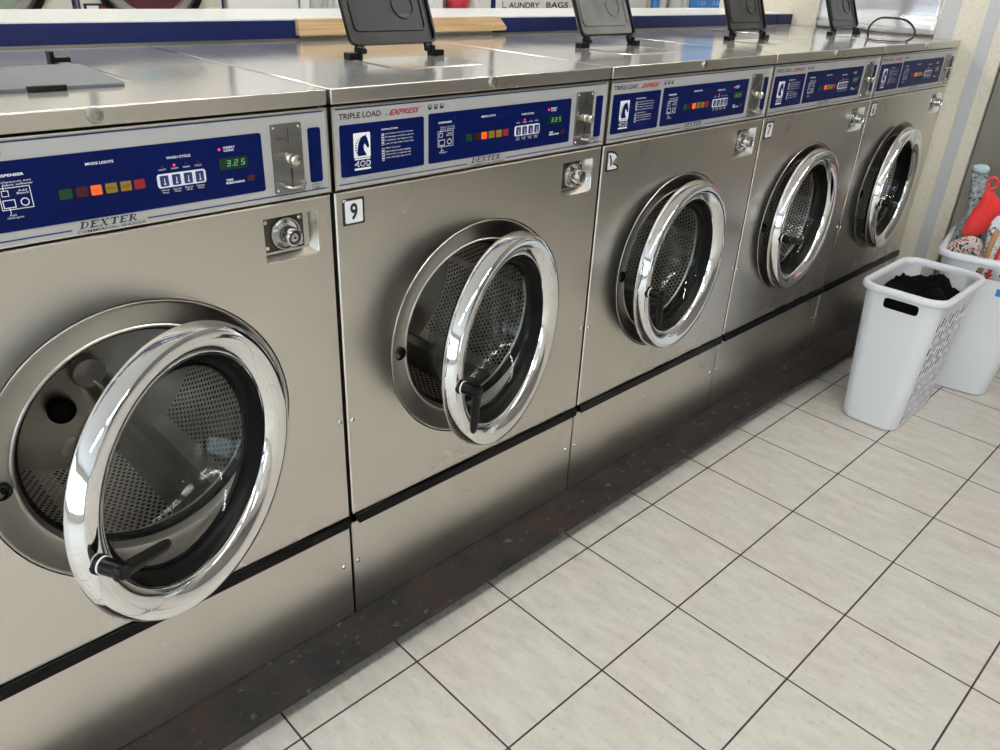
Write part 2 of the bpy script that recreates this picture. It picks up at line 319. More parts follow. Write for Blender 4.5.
class MB:
    def __init__(s): s.v = []; s.f = []; s.m = []; s.uv = None
    def add(s, vs, fs, mi=0):
        o = len(s.v); s.v += [tuple(v) for v in vs]; s.f += [tuple(i+o for i in f) for f in fs]; s.m += [mi]*len(fs); return s
    def box(s, x0, x1, y0, y1, z0, z1, mi=0):
        v = [(x, y, z) for z in (z0, z1) for y in (y0, y1) for x in (x0, x1)]
        return s.add(v, [(0, 2, 3, 1), (4, 5, 7, 6), (0, 1, 5, 4), (2, 6, 7, 3), (0, 4, 6, 2), (1, 3, 7, 5)], mi)
    def prism(s, pts, a, b, plane='xz', mi=0, caps=True):
        """pts: CCW polygon seen from the -y side (plane xz), from +z (xy) or from -x (yz)"""
        def P(p, h):
            return (p[0], h, p[1]) if plane == 'xz' else (p[0], p[1], h) if plane == 'xy' else (h, p[0], p[1])
        n = len(pts); v = [P(p, a) for p in pts]+[P(p, b) for p in pts]
        f = [(i, i+n, (i+1) % n+n, (i+1) % n) for i in range(n)]
        if caps: f += [tuple(range(n)), tuple(range(2*n-1, n-1, -1))]
        return s.add(v, f, mi)
    def flat(s, pts, y, mi=0):      # face in the xz plane looking to -y
        return s.add([(p[0], y, p[1]) for p in pts], [tuple(range(len(pts)))], mi)
    def rect(s, x0, x1, z0, z1, y, mi=0): return s.flat([(x0, z0), (x1, z0), (x1, z1), (x0, z1)], y, mi)
    def frame(s, x0, x1, z0, z1, t, y, mi=0):
        s.rect(x0, x1, z0, z0+t, y, mi); s.rect(x0, x1, z1-t, z1, y, mi); s.rect(x0, x0+t, z0+t, z1-t, y, mi); s.rect(x1-t, x1, z0+t, z1-t, y, mi)
        return s
    def lathe(s, prof, c=(0, 0, 0), axis='y', seg=48, mi=0, close=False, a0=0, a1=2*pi):
        n = len(prof); full = abs(a1-a0-2*pi) < 1e-6; k = seg if full else seg+1
        vs = []
        for j in range(k):
            a = a0+(a1-a0)*j/seg
            for r, h in prof:
                if axis == 'y': vs.append((c[0]+r*cos(a), c[1]+h, c[2]+r*sin(a)))
                elif axis == 'z': vs.append((c[0]+r*cos(a), c[1]+r*sin(a), c[2]+h))
                else: vs.append((c[0]+h, c[1]+r*cos(a), c[2]+r*sin(a)))
        fs = []
        m = n if close else n-1
        for j in range(seg):
            q = (j+1) % k
            for i in range(m):
                t = (i+1) % n
                fs.append((j*n+i, j*n+t, q*n+t, q*n+i))
        return s.add(vs, fs, mi)
    def tube(s, pts, r, seg=10, mi=0, closed=False, caps=True):
        pts = [Vector(p) for p in pts]; n = len(pts); rr = r if isinstance(r, (list, tuple)) else [r]*n
        vs = []; up = None
        for i, p in enumerate(pts):
            if closed: t = pts[(i+1) % n]-pts[i-1]
            else: t = pts[min(i+1, n-1)]-pts[max(i-1, 0)]
            t.normalize()
            if up is None: up = Vector((0, 0, 1)) if abs(t.z) < .9 else Vector((1, 0, 0))
            u = (up-t*up.dot(t)).normalized(); up = u; w = t.cross(u)
            for k in range(seg):
                a = 2*pi*k/seg; vs.append(p+u*cos(a)*rr[i]+w*sin(a)*rr[i])
        fs = []
        for i in range(n if closed else n-1):
            j = (i+1) % n
            for k in range(seg): fs.append((i*seg+k, i*seg+(k+1) % seg, j*seg+(k+1) % seg, j*seg+k))
        if caps and not closed: fs += [tuple(range(seg-1, -1, -1)), tuple((n-1)*seg+k for k in range(seg))]
        return s.add(vs, fs, mi)
    def text(s, t, x0, x1, z0, z1, y, mi=0, shear=0., off=0., space=1., skew=0.):
        vs, fs, a0, a1, b0, b1 = text_geo(t, shear, off, space)
        sx = (x1-x0)/(a1-a0); sz = (z1-z0)/(b1-b0)
        return s.add([(x0+(v[0]-a0)*sx, y, z0+(v[1]-b0)*sz+(v[0]-a0)*sx*skew) for v in vs], fs, mi)
    def build(s, name, mats, parent=None, loc=(0, 0, 0), smooth=35, bevel=0, bseg=2, merge=False):
        me = bpy.data.meshes.new(name); me.from_pydata(s.v, [], s.f)
        for m in (mats if isinstance(mats, (list, tuple)) else [mats]): me.materials.append(M[m] if isinstance(m, str) else m)
        me.polygons.foreach_set('material_index', s.m)
        if smooth:
            me.polygons.foreach_set('use_smooth', [True]*len(s.f)); me.update(); me.set_sharp_from_angle(angle=radians(smooth))
        o = bpy.data.objects.new(name, me); col.objects.link(o); o.location = loc
        if parent: o.parent = parent
        if bevel:
            b = o.modifiers.new('bevel', 'BEVEL'); b.width = bevel; b.segments = bseg; b.limit_method = 'ANGLE'; b.angle_limit = radians(40)
        return o
def rrect(x0, x1, z0, z1, r, n=5):
    P = []
    for cx, cz, a in ((x1-r, z0+r, -90), (x1-r, z1-r, 0), (x0+r, z1-r, 90), (x0+r, z0+r, 180)):
        for i in range(n+1):
            t = radians(a+90*i/n); P.append((cx+r*cos(t), cz+r*sin(t)))
    return P
def circ(cx, cz, r, n=16): return [(cx+r*cos(2*pi*i/n), cz+r*sin(2*pi*i/n)) for i in range(n)]
def empty(name, loc=(0, 0, 0), rz=0):
    o = bpy.data.objects.new(name, None); col.objects.link(o); o.location = loc; o.rotation_euler = (0, 0, rz); o.empty_display_size = .1; return o
def tag(o, label=None, cat=None, group=None, kind=None):
    if label: o['label'] = label
    if cat: o['category'] = cat
    if group: o['group'] = group
    if kind: o['kind'] = kind
    return o
def struct(name, mb, mats, **kw): return tag(mb.build(name, mats, **kw), kind='structure')
def copy_tree(o, parent=None):
    c = o.copy(); col.objects.link(c)
    if parent: c.parent = parent
    for ch in list(o.children): copy_tree(ch, c)
    return c
def find(o, name):
    for ch in o.children:
        if ch.name.split('.')[0] == name: return ch
        r = find(ch, name)
        if r: return r

# ------------------------------------------------------------------ washing machine
HX, HZ = .3695, .7095                # porthole centre
x0, x1 = .004, W-.004
def hole_panel(mb, ax0, ax1, az0, az1, cx, cz, r, n, edge=(1, 1, 1, 1)):
    inner = []; outer = []
    cor = {}
    for (px, pz) in ((ax0, az0), (ax1, az0), (ax1, az1), (ax0, az1)):
        a = math.atan2(pz-cz, px-cx) % (2*pi); cor[round(a/(2*pi)*n) % n] = (px, pz)
    for i in range(n):
        a = 2*pi*i/n; inner.append((cx+r*cos(a), cz+r*sin(a)))
        if i in cor: outer.append(cor[i]); continue
        ts = []
        if cos(a) > 1e-9: ts.append((ax1-cx)/cos(a))
        if cos(a) < -1e-9: ts.append((ax0-cx)/cos(a))
        if sin(a) > 1e-9: ts.append((az1-cz)/sin(a))
        if sin(a) < -1e-9: ts.append((az0-cz)/sin(a))
        t = min(x for x in ts if x > 0); outer.append((cx+t*cos(a), cz+t*sin(a)))
    v = [(p[0], 0, p[1]) for p in inner+outer]+[(cx+(r+.0015)*cos(2*pi*i/n)*1.0, .002, cz+(r-.0015)*sin(2*pi*i/n)) for i in range(0)]
    f = []
    for i in range(n):
        j = (i+1) % n; f.append((i, i+n, j+n, j))
    mb.add(v, f)
    # return of the hole edge
    vv = [(p[0], 0, p[1]) for p in inner]+[(p[0], .014, p[1]) for p in inner]
    mb.add(vv, [(i, (i+1) % n, (i+1) % n+n, i+n) for i in range(n)])

def make_washer():
    root = empty('washing_machine')
    # --- cabinet: front panel with porthole and lock recess, sides, back
    mb = MB()
    zt = 1.0745; zb = .3685; zm = .9715
    e = .0025
    hole_panel(mb, x0+e, x1-e, zb, zm, HX, HZ, .2545, 128)
    rx0, rx1, rz0, rz1 = .608, .711, .9745, 1.052
    def q(a, b, c, d): mb.rect(a, b, c, d, 0)
    q(x0+e, rx0, zm, zt-e); q(rx1, x1-e, zm, zt-e); q(rx0, rx1, rz1, zt-e); q(rx0, rx1, zm, rz0)
    # rolled borders
    mb.add([(x0+e, 0, zb), (x0+e, 0, zt-e), (x0, e, zt), (x0, e, zb)], [(0, 1, 2, 3)], 2)
    mb.add([(x1-e, 0, zb), (x1-e, 0, zt-e), (x1, e, zt), (x1, e, zb)], [(3, 2, 1, 0)], 2)
    mb.add([(x0+e, 0, zt-e), (x1-e, 0, zt-e), (x1, e, zt), (x0, e, zt)], [(0, 1, 2, 3)], 2)
    mb.add([(x0, e, zb), (x0, e, zt), (x0, .025, zt), (x0, .025, zb)], [(0, 1, 2, 3)], 1)
    mb.add([(x1, e, zb), (x1, e, zt), (x1, .025, zt), (x1, .025, zb)], [(3, 2, 1, 0)], 1)
    mb.add([(x0, e, zt), (x1, e, zt), (x1, .02, zt), (x0, .02, zt)], [(0, 1, 2, 3)], 1)
    # recess walls and floor with bright rolled lip right and below
    d = .016; i = .009
    A = [(rx0, 0, rz0), (rx1, 0, rz0), (rx1, 0, rz1), (rx0, 0, rz1)]
    B = [(rx0+.003, d, rz0+i), (rx1-i, d, rz0+i), (rx1-i, d, rz1-.002), (rx0+.003, d, rz1-.002)]
    mb.add(A+B, [(0, 1, 5, 4), (1, 2, 6, 5), (2, 3, 7, 6), (3, 0, 4, 7), (4, 5, 6, 7)], 0)
    mb.tube([(rx0+.004, -.0004, rz0), (rx1-.004, -.0004, rz0), (rx1-.001, -.0004, rz0+.003), (rx1, -.0004, rz0+.006), (rx1, -.0004, rz1-.003)], .0013, 6, 2)
    # shell
    mb.box(.007, .010, .02, .715, .08, 1.224, 1); mb.box(W-.010, W-.007, .02, .715, .08, 1.224, 1)
    mb.box(.007, W-.007, .712, .716, .08, 1.224, 1); mb.box(.007, W-.007, .02, .712, .08, .084, 1)
    mb.build('cabinet', ['steel', 'side_shade', 'steel_edge'], root)
    # --- base panel
    b = MB(); b.box(x0-.001, x1+.001, .0067, .012, .079, .3385); b.build('base_panel', 'steel', root, bevel=.0015)
    # --- black trim strip
    t = MB()
    t.prism([(x0+.003, .367), (.0165, .3395), (x1, .3395), (x1, .367)][::1], -.006, .012, 'xz'); t.build('trim_strip', 'gloss_black', root, bevel=.003)
    # --- porthole frame ring
    r = MB()
    r.lathe([(.2525, .012), (.2525, .0003), (.2512, -.0012), (.2490, -.0012), (.246, .0006), (.214, .0125), (.2085, .0130), (.2065, .0115), (.2040, .0118), (.2025, .0145), (.2005, .022), (.198, .026), (.1965, .034), (.1965, .052), (.2, .055)], (HX, 0, HZ), seg=96)
    ring = r.build('porthole_frame', 'ring_steel', root)
    g = MB(); g.lathe([(.1990, .026), (.194, .028), (.1915, .035), (.193, .046), (.1975, .05)], (HX, 0, HZ), seg=80); g.build('gasket', 'rubber', ring)
    lt = MB()
    lt.lathe([(.0001, .004), (.009, .003), (.0115, -.001), (.0118, -.0045), (.0135, -.0052), (.0145, -.004), (.0145, .004)], (HX-.2245, .0085, HZ+.004), seg=24)
    lt.lathe([(.0001, -.011), (.003, -.0105), (.0045, -.008), (.0045, 0)], (HX-.2225, .0085, HZ+.006), seg=12)
    lt.build('door_latch', 'gloss_black', ring)
    # --- drum
    dr = MB(); R = .243; y0, y1 = .058, .40
    seg = 96; rings = 12; vs = []; fs = []
    for j in range(seg+1):
        a = 2*pi*j/seg
        for k in range(rings+1):
            vs.append((HX+R*cos(a), y0+(y1-y0)*k/rings, HZ+R*sin(a)))
    for j in range(seg):
        for k in range(rings): fs.append((j*(rings+1)+k, (j+1)*(rings+1)+k, (j+1)*(rings+1)+k+1, j*(rings+1)+k+1))
    nv = len(fs)
    dr.add(vs, fs, 0)
    dr.lathe([(.243, .058), (.236, .052), (.200, .050), (.197, .056)], (HX, 0, HZ), seg=80, mi=1)
    # back plate: shallow star-ribbed cone
    back = []; bf = []; rr = [.243, .235, .215, .18, .14, .10, .07, .045, .03, .0001]
    for j in range(96):
        a = 2*pi*j/96
        lobe = max(0, cos(3*(a-radians(62))))**3
        for k, r_ in enumerate(rr):
            base = y1-.012*(1-r_/.243)
            back.append((HX+r_*cos(a), base-.035*lobe*min(1, max(0, (.243-r_)/.1))*min(1, r_/.05), HZ+r_*sin(a)))
    n = len(rr)
    for j in range(96):
        q2 = (j+1) % 96
        for k in range(n-1): bf.append((j*n+k, j*n+k+1, q2*n+k+1, q2*n+k))
    dr.add(back, bf, 1)
    drum = dr.build('drum', ['perf', 'ring_steel', 'dark_steel'], root)
    uvl = drum.data.uv_layers.new(name='uv')
    for p in drum.data.polygons[:nv]:
        js = []
        for li in p.loop_indices:
            vi = drum.data.loops[li].vertex_index; j = vi//(rings+1); k = vi % (rings+1)
            uvl.data[li].uv = (2*pi*R*j/seg, (y1-y0)*k/rings)
    hub = MB(); hub.lathe([(.0001, -.012), (.004, -.012), (.0045, -.010), (.030, -.009), (.033, -.004), (.033, .01)], (HX+.018, y1-.03, HZ-.02), seg=32)
    hub.build('drum_cap', 'ring_steel', drum)
    hl = MB(); hl.lathe([(.0001, .002), (.020, .002), (.023, -.001), (.025, -.004), (.027, .004)], (HX-.043, y1-.028, HZ-.090), seg=32); hl.build('drain_port', 'rubber', drum)
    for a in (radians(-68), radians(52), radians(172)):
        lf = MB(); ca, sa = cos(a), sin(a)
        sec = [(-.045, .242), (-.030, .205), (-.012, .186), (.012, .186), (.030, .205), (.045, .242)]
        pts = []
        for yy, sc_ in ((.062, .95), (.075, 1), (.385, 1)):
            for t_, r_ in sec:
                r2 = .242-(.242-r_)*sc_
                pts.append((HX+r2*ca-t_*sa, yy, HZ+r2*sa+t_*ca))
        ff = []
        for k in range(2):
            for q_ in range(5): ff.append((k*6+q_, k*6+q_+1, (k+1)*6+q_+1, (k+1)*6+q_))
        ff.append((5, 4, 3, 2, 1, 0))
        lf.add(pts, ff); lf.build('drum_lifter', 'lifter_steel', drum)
    # --- door: chrome ring hinged at the right
    L = .2275
    dm = MB()
    dm.lathe([(.190, .003), (.237, .003), (.2412, .0015), (.2424, -.002), (.2415, -.0090), (.2395, -.0175), (.2365, -.0262), (.2350, -.0282), (.2325, -.0292), (.2240, -.0300), (.2120, -.0288), (.198, -.0220), (.1915, -.0170), (.188, -.011), (.1865, .003)], (-L, 0, 0), seg=128, close=True)
    door = dm.build('door', 'chrome_scratched', root, loc=(.5885, -.0015, .7075), smooth=28)
    gm = MB(); gm.lathe([(.1865, -.008), (.183, -.004), (.1795, .004), (.176, .012), (.170, .016), (.166, .014), (.164, .022), (.1865, .022)], (-L, 0, 0), seg=96, close=True); gm.build('door_gasket', 'rubber', door)
    bk = MB(); bk.lathe([(.1865, .0025), (.232, .0025), (.234, .008), (.226, .014), (.196, .016), (.1865, .020)], (-L, 0, 0), seg=96); bk.build('door_seal', 'rubber', door)
    gl = MB()
    gl.lathe([(.168, .012), (.165, .022), (.160, .045), (.152, .075), (.145, .095), (.135, .106), (.12, .111), (.0001, .114)], (-L, 0, 0), seg=96)
    gl.lathe([(.166, .015), (.160, .025), (.153, .05), (.145, .078), (.137, .092), (.125, .100), (.0001, .103)], (-L, 0, 0), seg=96)
    gl.build('door_glass', 'glass', door, smooth=60)
    hd = MB()   # post
    hd.lathe([(.0001, 0), (.0155, 0), (.015, -.006), (.0135, -.008)], (0, 0, 0), seg=20)
    hd.lathe([(.0135, -.008), (.0135, -.0105), (.0125, -.0108)], (0, 0, 0), seg=20, mi=1)
    hd.lathe([(.0125, -.0108), (.0120, -.040), (.0112, -.048), (.008, -.051), (.0001, -.051)], (0, 0, 0), seg=20)
    # lever along +x (rotated with the handle)
    ls = []
    for k, (lx, w, h) in enumerate([(-.013, .006, .006), (-.011, .0105, .010), (.0, .0115, .0115), (.025, .0112, .011), (.055, .0102, .010), (.080, .0095, .009), (.087, .008, .007), (.091, .0045, .0045)]):
        for a in range(12):
            ls.append((lx, -.041+h*cos(2*pi*a/12)*.8, w*sin(2*pi*a/12)))
    nn = 8
    ff = [(k*12+a, k*12+(a+1) % 12, (k+1)*12+(a+1) % 12, (k+1)*12+a) for k in range(nn-1) for a in range(12)]
    ff += [tuple(range(11, -1, -1)), tuple((nn-1)*12+a for a in range(12))]
    hd.add(ls, ff)
    h = hd.build('door_handle', ['black', 'plate_white'], door, loc=(-L-.221, -.0265, -.010))
    hg = MB(); hg.box(-.012, .012, -.004, .020, .035, .075); hg.box(-.012, .012, -.004, .020, -.075, -.035); hg.tube([(.006, -.006, -.09), (.006, -.006, .09)], .006, 10)
    hg.build('door_hinge', 'ring_steel', door, bevel=.002)
    # --- lock plate inside the recess
    lk = MB(); lx0, lx1, lz0, lz1 = rx0+.003, rx0+.082, rz0+.014, rz1-.002
    lk.box(lx0, lx1, .0125, .0155, lz0, lz1, 0)
    for a, b_ in ((lx0+.007, lz0+.008), (lx0+.007, lz1-.008), (lx1-.007, lz0+.008), (lx1-.007, lz1-.008)):
        lk.lathe([(.0001, -.003), (.0025, -.0026), (.0042, -.0008), (.0044, .001)], (a, .0125, b_), seg=12, mi=1)
    lkp = lk.build('lock_plate', ['dark_steel', 'brass'], root, bevel=.0006)
    cy = MB(); cx, cz = (lx0+lx1)/2+.001, (lz0+lz1)/2
    cy.lathe([(.0285, .000), (.0285, -.006), (.0275, -.0085), (.0260, -.0085), (.024, -.003), (.0185, -.001), (.0165, -.001), (.0155, -.0345), (.0145, -.0375), (.0125, -.0385), (.0115, -.037), (.011, -.034), (.0001, -.034)], (cx, .0125, cz), seg=40)
    cy.lathe([(.0112, -.0342), (.0085, -.0345), (.0075, -.0345)], (cx, .0125, cz), seg=24, mi=1)
    cy.lathe([(.0065, -.034), (.0062, -.0365), (.0001, -.0365)], (cx, .0125, cz), seg=16, mi=0)
    cy.lathe([(.0028, -.0367), (.0001, -.0368)], (cx, .0125, cz), seg=10, mi=1)
    cy.build('lock_cylinder', ['lock_chrome', 'black_ink'], lkp)
    # --- control panel
    cp = MB(); pz0, pz1 = 1.0795, 1.2215
    cp.box(x0+.003, x1-.003, .0, .02, pz0+.002, pz1-.002, 0)
    # steel surround (thin lip)
    cp.box(x0, x0+.0035, -.003, .02, pz0, pz1, 1); cp.box(x1-.0035, x1, -.003, .02, pz0, pz1, 1)
    cp.box(x0, x1, -.003, .02, pz1-.0025, pz1, 1); cp.box(x0, x1, -.001, .02, pz0, pz0+.002, 1)
    I = -.0004
    cp.rect(x0+.010, x1-.006, 1.2150, 1.2172, I, 2)
    cp.rect(x0+.010, .3170, 1.0868, 1.0888, I, 2); cp.rect(.4235, x1-.006, 1.0868, 1.0888, I, 2)
    cp.text('TRIPLE LOAD', .0200, .1085, 1.1985, 1.2085, I, 3, off=.022)
    cp.text('...the', .1135, .1240, 1.1975, 1.2020, I, 5, shear=.3)
    cp.text('EXPRESS', .1255, .1950, 1.1975, 1.2075, I, 4, shear=.45, off=.03)
    cp.text('TM', .1960, .2020, 1.2070, 1.2090, I, 5)
    for k in range(3):
        xx = .2155+k*.0145
        cp.flat(rrect(xx, xx+.0085, 1.2000, 1.2090, .002, 2), I, 3); cp.flat(rrect(xx+.0018, xx+.0067, 1.2045, 1.2078, .001, 2), I-.0002, 0)
    cp.rect(.3215, .4215, 1.0805, 1.0995, I*.5, 0)
    # DEXTER wordmark, slanted with slab serifs
    def glyph(polys, ox, sc_):
        for poly in polys:
            cp.flat([(.3268+(ox+px+pz*.30)*sc_, 1.0876+pz*sc_*.86) for px, pz in poly], I*1.5, 3)
    s_ = .0116; st = .26; th_ = .13
    def stem(a): return [(a, 0), (a+st, 0), (a+st, 1), (a, 1)]
    def bar(a, b_, z_, t_=th_): return [(a, z_), (b_, z_), (b_, z_+t_), (a, z_+t_)]
    Eg = [stem(.12), bar(0, .95, 0), bar(0, .95, 1-th_), bar(.28, .68, .47), [(.86, .07), (.95, .07), (.95, .30), (.89, .30)], [(.86, .70), (.92, .70), (.95, .93), (.86, .93)], [(.62, .36), (.68, .36), (.68, .66), (.62, .66)]]
    Tg = [stem(.42), bar(.27, .75, 0), bar(0, 1.0, 1-th_), [(0, .68), (.06, .68), (.10, .93), (0, .93)], [(.94, .68), (1.0, .68), (1.0, .93), (.90, .93)]]
    Xg = [[(.08, 0), (.20, 0), (.95, 1), (.83, 1)], [(.72, 0), (.96, 0), (.32, 1), (.08, 1)], bar(0, .32, 0), bar(.62, 1.05, 0), bar(0, .42, 1-th_), bar(.72, 1.05, 1-th_)]
    arc = [(.40+.58*cos(t), .5+.5*sin(t)) for t in [radians(-90+18*i) for i in range(11)]]
    arci = [(.40+.40*cos(t), .5+.42*sin(t)) for t in [radians(-90+18*i) for i in range(11)]]
    Dg = [stem(.12), bar(0, .42, 0), bar(0, .42, 1-th_)]+[[arc[i], arc[i+1], arci[i+1], arci[i]] for i in range(10)]
    ra = [(.48+.36*cos(t), .73+.27*sin(t)) for t in [radians(-90+22.5*i) for i in range(9)]]
    ri = [(.48+.20*cos(t), .73+.20*sin(t)) for t in [radians(-90+22.5*i) for i in range(9)]]
    Rg = [stem(.12), bar(0, .42, 0), bar(0, .50, 1-th_), bar(.28, .50, .46), [(.42, .48), (.62, .48), (1.02, 0), (.80, 0)], bar(.80, 1.12, 0)]+[[ra[i], ra[i+1], ri[i+1], ri[i]] for i in range(8)]
    xx = 0
    for gph, w_ in ((Dg, 1.18), (Eg, 1.13), (Xg, 1.22), (Tg, 1.18), (Eg, 1.13), (Rg, 1.1)): glyph(gph, xx, s_); xx += w_
    cp.text('COMMERCIAL WASHER', .3235, .4200, 1.0812, 1.0855, I*1.5, 3, space=1.15, off=.01)
    for k, zz in enumerate((1.0925, 1.0893)):
        pass
    cp.text('For your safety, read and follow all posted instructions', .0570, .1700, 1.0935, 1.0958, I, 5)
    cp.text('before loading. Do not open the door until the drum', .0570, .1690, 1.0903, 1.0926, I, 5)
    cp.text('MADE IN', .7085, .7230, 1.0945, 1.0968, I, 3); cp.text('USA', .7105, .7215, 1.0905, 1.0932, I, 3, off=.02)
    cp.frame(.7060, .7255, 1.0895, 1.0980, .0005, I, 3)
    panel = cp.build('control_panel', ['silver', 'steel_edge', 'navy_ink', 'black_ink', 'red_ink', 'grey_ink'], root, smooth=0)
    # instruction panel with the horse emblem
    ip = MB(); Y = -.0012; T = Y-.0004
    ip.prism(rrect(.0200, .2050, 1.1000, 1.1895, .004), Y, .001, 'xz')
    ip.flat(rrect(.0470, .0825, 1.1310, 1.1740, .002), T, 1)
    T2 = T-.0003
    hn = [(.22, .06), (.80, .06), (.74, .17), (.66, .27), (.62, .40), (.64, .52), (.70, .56), (.76, .50), (.82, .42), (.88, .37), (.95, .38), (.98, .46), (.95, .58), (.90, .70), (.86, .80), (.80, .86), (.77, .96), (.70, .88), (.58, .88), (.44, .80), (.33, .66), (.25, .48), (.21, .27)]
    hp = [(.0475+.033*a, 1.1315+.0415*b_) for a, b_ in hn]
    ip.flat(hp, T2, 0)
    for k in range(9):   # mane
        a = radians(100+k*13); cxx, czz = .0685, 1.1480
        p1 = (cxx+.0185*cos(a), czz+.0205*sin(a)); p2 = (cxx+.0155*cos(a), czz+.0175*sin(a)); w_ = .0012
        ip.flat([(p1[0], p1[1]-w_), (p1[0], p1[1]+w_), (p2[0], p2[1]+w_), (p2[0], p2[1]-w_)], T2, 0)
    ip.rect(.0485, .0815, 1.1275, 1.1300, T, 2)
    ip.text('400', .0480, .0820, 1.1150, 1.1255, T, 1, off=.02); ip.text('400', .0500, .0800, 1.1165, 1.1240, T2, 0, off=-.005)
    ip.rect(.0475, .0820, 1.1095, 1.1130, T, 1)
    ip.text('INSTRUCTIONS', .1075, .1440, 1.1735, 1.1762, T, 1, off=.025)
    lines = ['Load clothes, shut door securely', 'Put detergent and fabric softener', 'in dispenser. See dispenser dia-', 'gram on right. Select water temp.', 'Select wash cycle', 'Insert coins to start machine', 'If more time is required, add', 'coins while light above is on']
    for k, t_ in enumerate(lines):
        zz = 1.1650-k*.0058-(.002 if k > 3 else 0); ip.text(t_, .1160, .1160+.0021*len(t_)*.93, zz, zz+.0032, T, 2)
    for a, b_ in ((1.1475, 1.1680), (1.1195, 1.1420)):
        ip.frame(.1075, .1130, a, b_, .0006, T, 2)
        for k in range(4): ip.rect(.1085, .1120, a+.003+k*.0045, a+.005+k*.0045, T, 2)
    ip.build('instruction_panel', ['navy', 'white_ink', 'white_ink'], panel, smooth=0)
    # display panel
    dp = MB(); dp.prism(rrect(.2165, .6185, 1.1000, 1.1925, .004), Y, .001, 'xz')
    dp.text('DISPENSER', .2400, .2735, 1.1725, 1.1760, T, 1, off=.025)
    dp.text('(Optional) Add', .2445, .2800, 1.1640, 1.1666, T, 1); dp.text('fabric softener', .2455, .2820, 1.1605, 1.1632, T, 1)
    dx0, dx1, dz0, dz1 = .2385, .2770, 1.1290, 1.1585
    for a, b_, c, d_ in ((dx0, dx1, dz0, dz0+.0009), (dx0, dx1, dz1-.0009, dz1), (dx0, dx0+.0009, dz0, dz1), (dx1-.0009, dx1, dz0, dz1)): dp.rect(a, b_, c, d_, T, 1)
    dp.frame(.2420, .2505, 1.1470, 1.1550, .0008, T, 1); dp.frame(.2410, .2560, 1.1315, 1.1425, .0010, T, 1)
    cc = circ(.2675, 1.1375, .0055, 18); ci = circ(.2675, 1.1375, .0042, 18)
    for k in range(18): dp.flat([cc[k], cc[(k+1) % 18], ci[(k+1) % 18], ci[k]], T, 1)
    dp.text('Add', .2620, .2730, 1.1520, 1.1545, T, 1); dp.text('Bleach', .2600, .2745, 1.1485, 1.1512, T, 1)
    dp.rect(.2475, .2483, 1.1235, 1.1315, T, 1); dp.rect(.2450, .2458, 1.1550, 1.1610, T, 1)
    dp.text('Add', .2450, .2535, 1.1205, 1.1232, T, 1); dp.text('detergent', .2420, .2620, 1.1165, 1.1197, T, 1)
    dp.text('MODE LIGHTS', .3510, .3890, 1.1745, 1.1782, T, 1, off=.025)
    dp.text('WASH CYCLE', .4635, .5005, 1.1695, 1.1732, T, 1, off=.025)
    for k, (t_, t2) in enumerate((('HOT', 'Heavy'), ('WARM', 'Normal'), ('WARM', 'Perm'), ('COLD', 'Delicate'))):
        xc = .4555+k*.0182
        dp.text(t_, xc-.0055, xc+.0055, 1.1540, 1.1565, T, 1); dp.text(t2, xc-.0060, xc+.0060, 1.1235, 1.1262, T, 1); dp.text('Wash', xc-.0050, xc+.0050, 1.1200, 1.1226, T, 1)
    dp.text('INSERT', .5535, .5730, 1.1745, 1.1778, T, 1, off=.025); dp.text('COINS', .5535, .5700, 1.1700, 1.1733, T, 1, off=.025)
    dp.text('TIME', .5520, .5640, 1.1245, 1.1277, T, 1, off=.025); dp.text('REMAINING', .5520, .5830, 1.1198, 1.1232, T, 1, off=.025)
    disp = dp.build('display_panel', ['navy', 'white_ink'], panel, smooth=0)
    for xa, xb, mat in ((.3105, .3270, 'l_green'), (.3320, .3480, 'l_dkred'), (.3520, .3665, 'l_orange'), (.3720, .3875, 'l_yellow'), (.3925, .4075, 'l_yellow'), (.4120, .4270, 'l_red')):
        m_ = MB(); m_.prism(rrect(xa, xb, 1.1325, 1.1462, .001, 2), T-.0004, Y, 'xz')
        if mat in ('l_orange', 'l_yellow'):
            m_.text('ADD' if mat == 'l_orange' else 'RINSE', xa+.002, xb-.002, 1.1375, 1.1412, T-.0008, 1)
        m_.build('mode_light', [mat, 'black_ink' if mat == 'l_yellow' else 'l_yellow'], disp, smooth=0)
    bb = MB(); bb.prism(rrect(.4455, .5200, 1.1285, 1.1490, .004, 4), T-.0006, Y, 'xz'); bb.build('button_frame', 'white_ink', disp, smooth=0)
    for k in range(4):
        xc = .4555+k*.0182; m_ = MB(); m_.prism(rrect(xc-.0062, xc+.0062, 1.1310, 1.1468, .001, 2), T-.0022, T, 'xz')
        m_.rect(xc-.0006, xc+.0006, 1.1345, 1.1430, T-.0024, 1); m_.rect(xc-.0018, xc+.0018, 1.1335, 1.1352, T-.0024, 1)
        m_.build('cycle_button', ['navy_ink', 'white_ink'], disp, smooth=0)
        l_ = MB(); l_.lathe([(.0018, 0), (.0014, -.0008), (.0001, -.001)], (xc, T, 1.1600), seg=10); l_.build('indicator_lamp', 'l_led' if k == 1 else 'l_dkred', disp)
    l_ = MB(); l_.lathe([(.0020, 0), (.0015, -.0009), (.0001, -.0011)], (.5465, T, 1.1742), seg=10); l_.build('indicator_lamp', 'l_led', disp)
    l_ = MB(); l_.prism(rrect(.5880, .6010, 1.1195, 1.1285, .002, 2), T-.0004, Y, 'xz'); l_.build('indicator_lamp', 'l_dkred', disp, smooth=0)
    dd = MB(); dd.prism(rrect(.5440, .5920, 1.1420, 1.1605, .002, 2), T-.0003, Y, 'xz')
    segs = {'3': 'abgcd', '2': 'abged', '5': 'afgcd'}
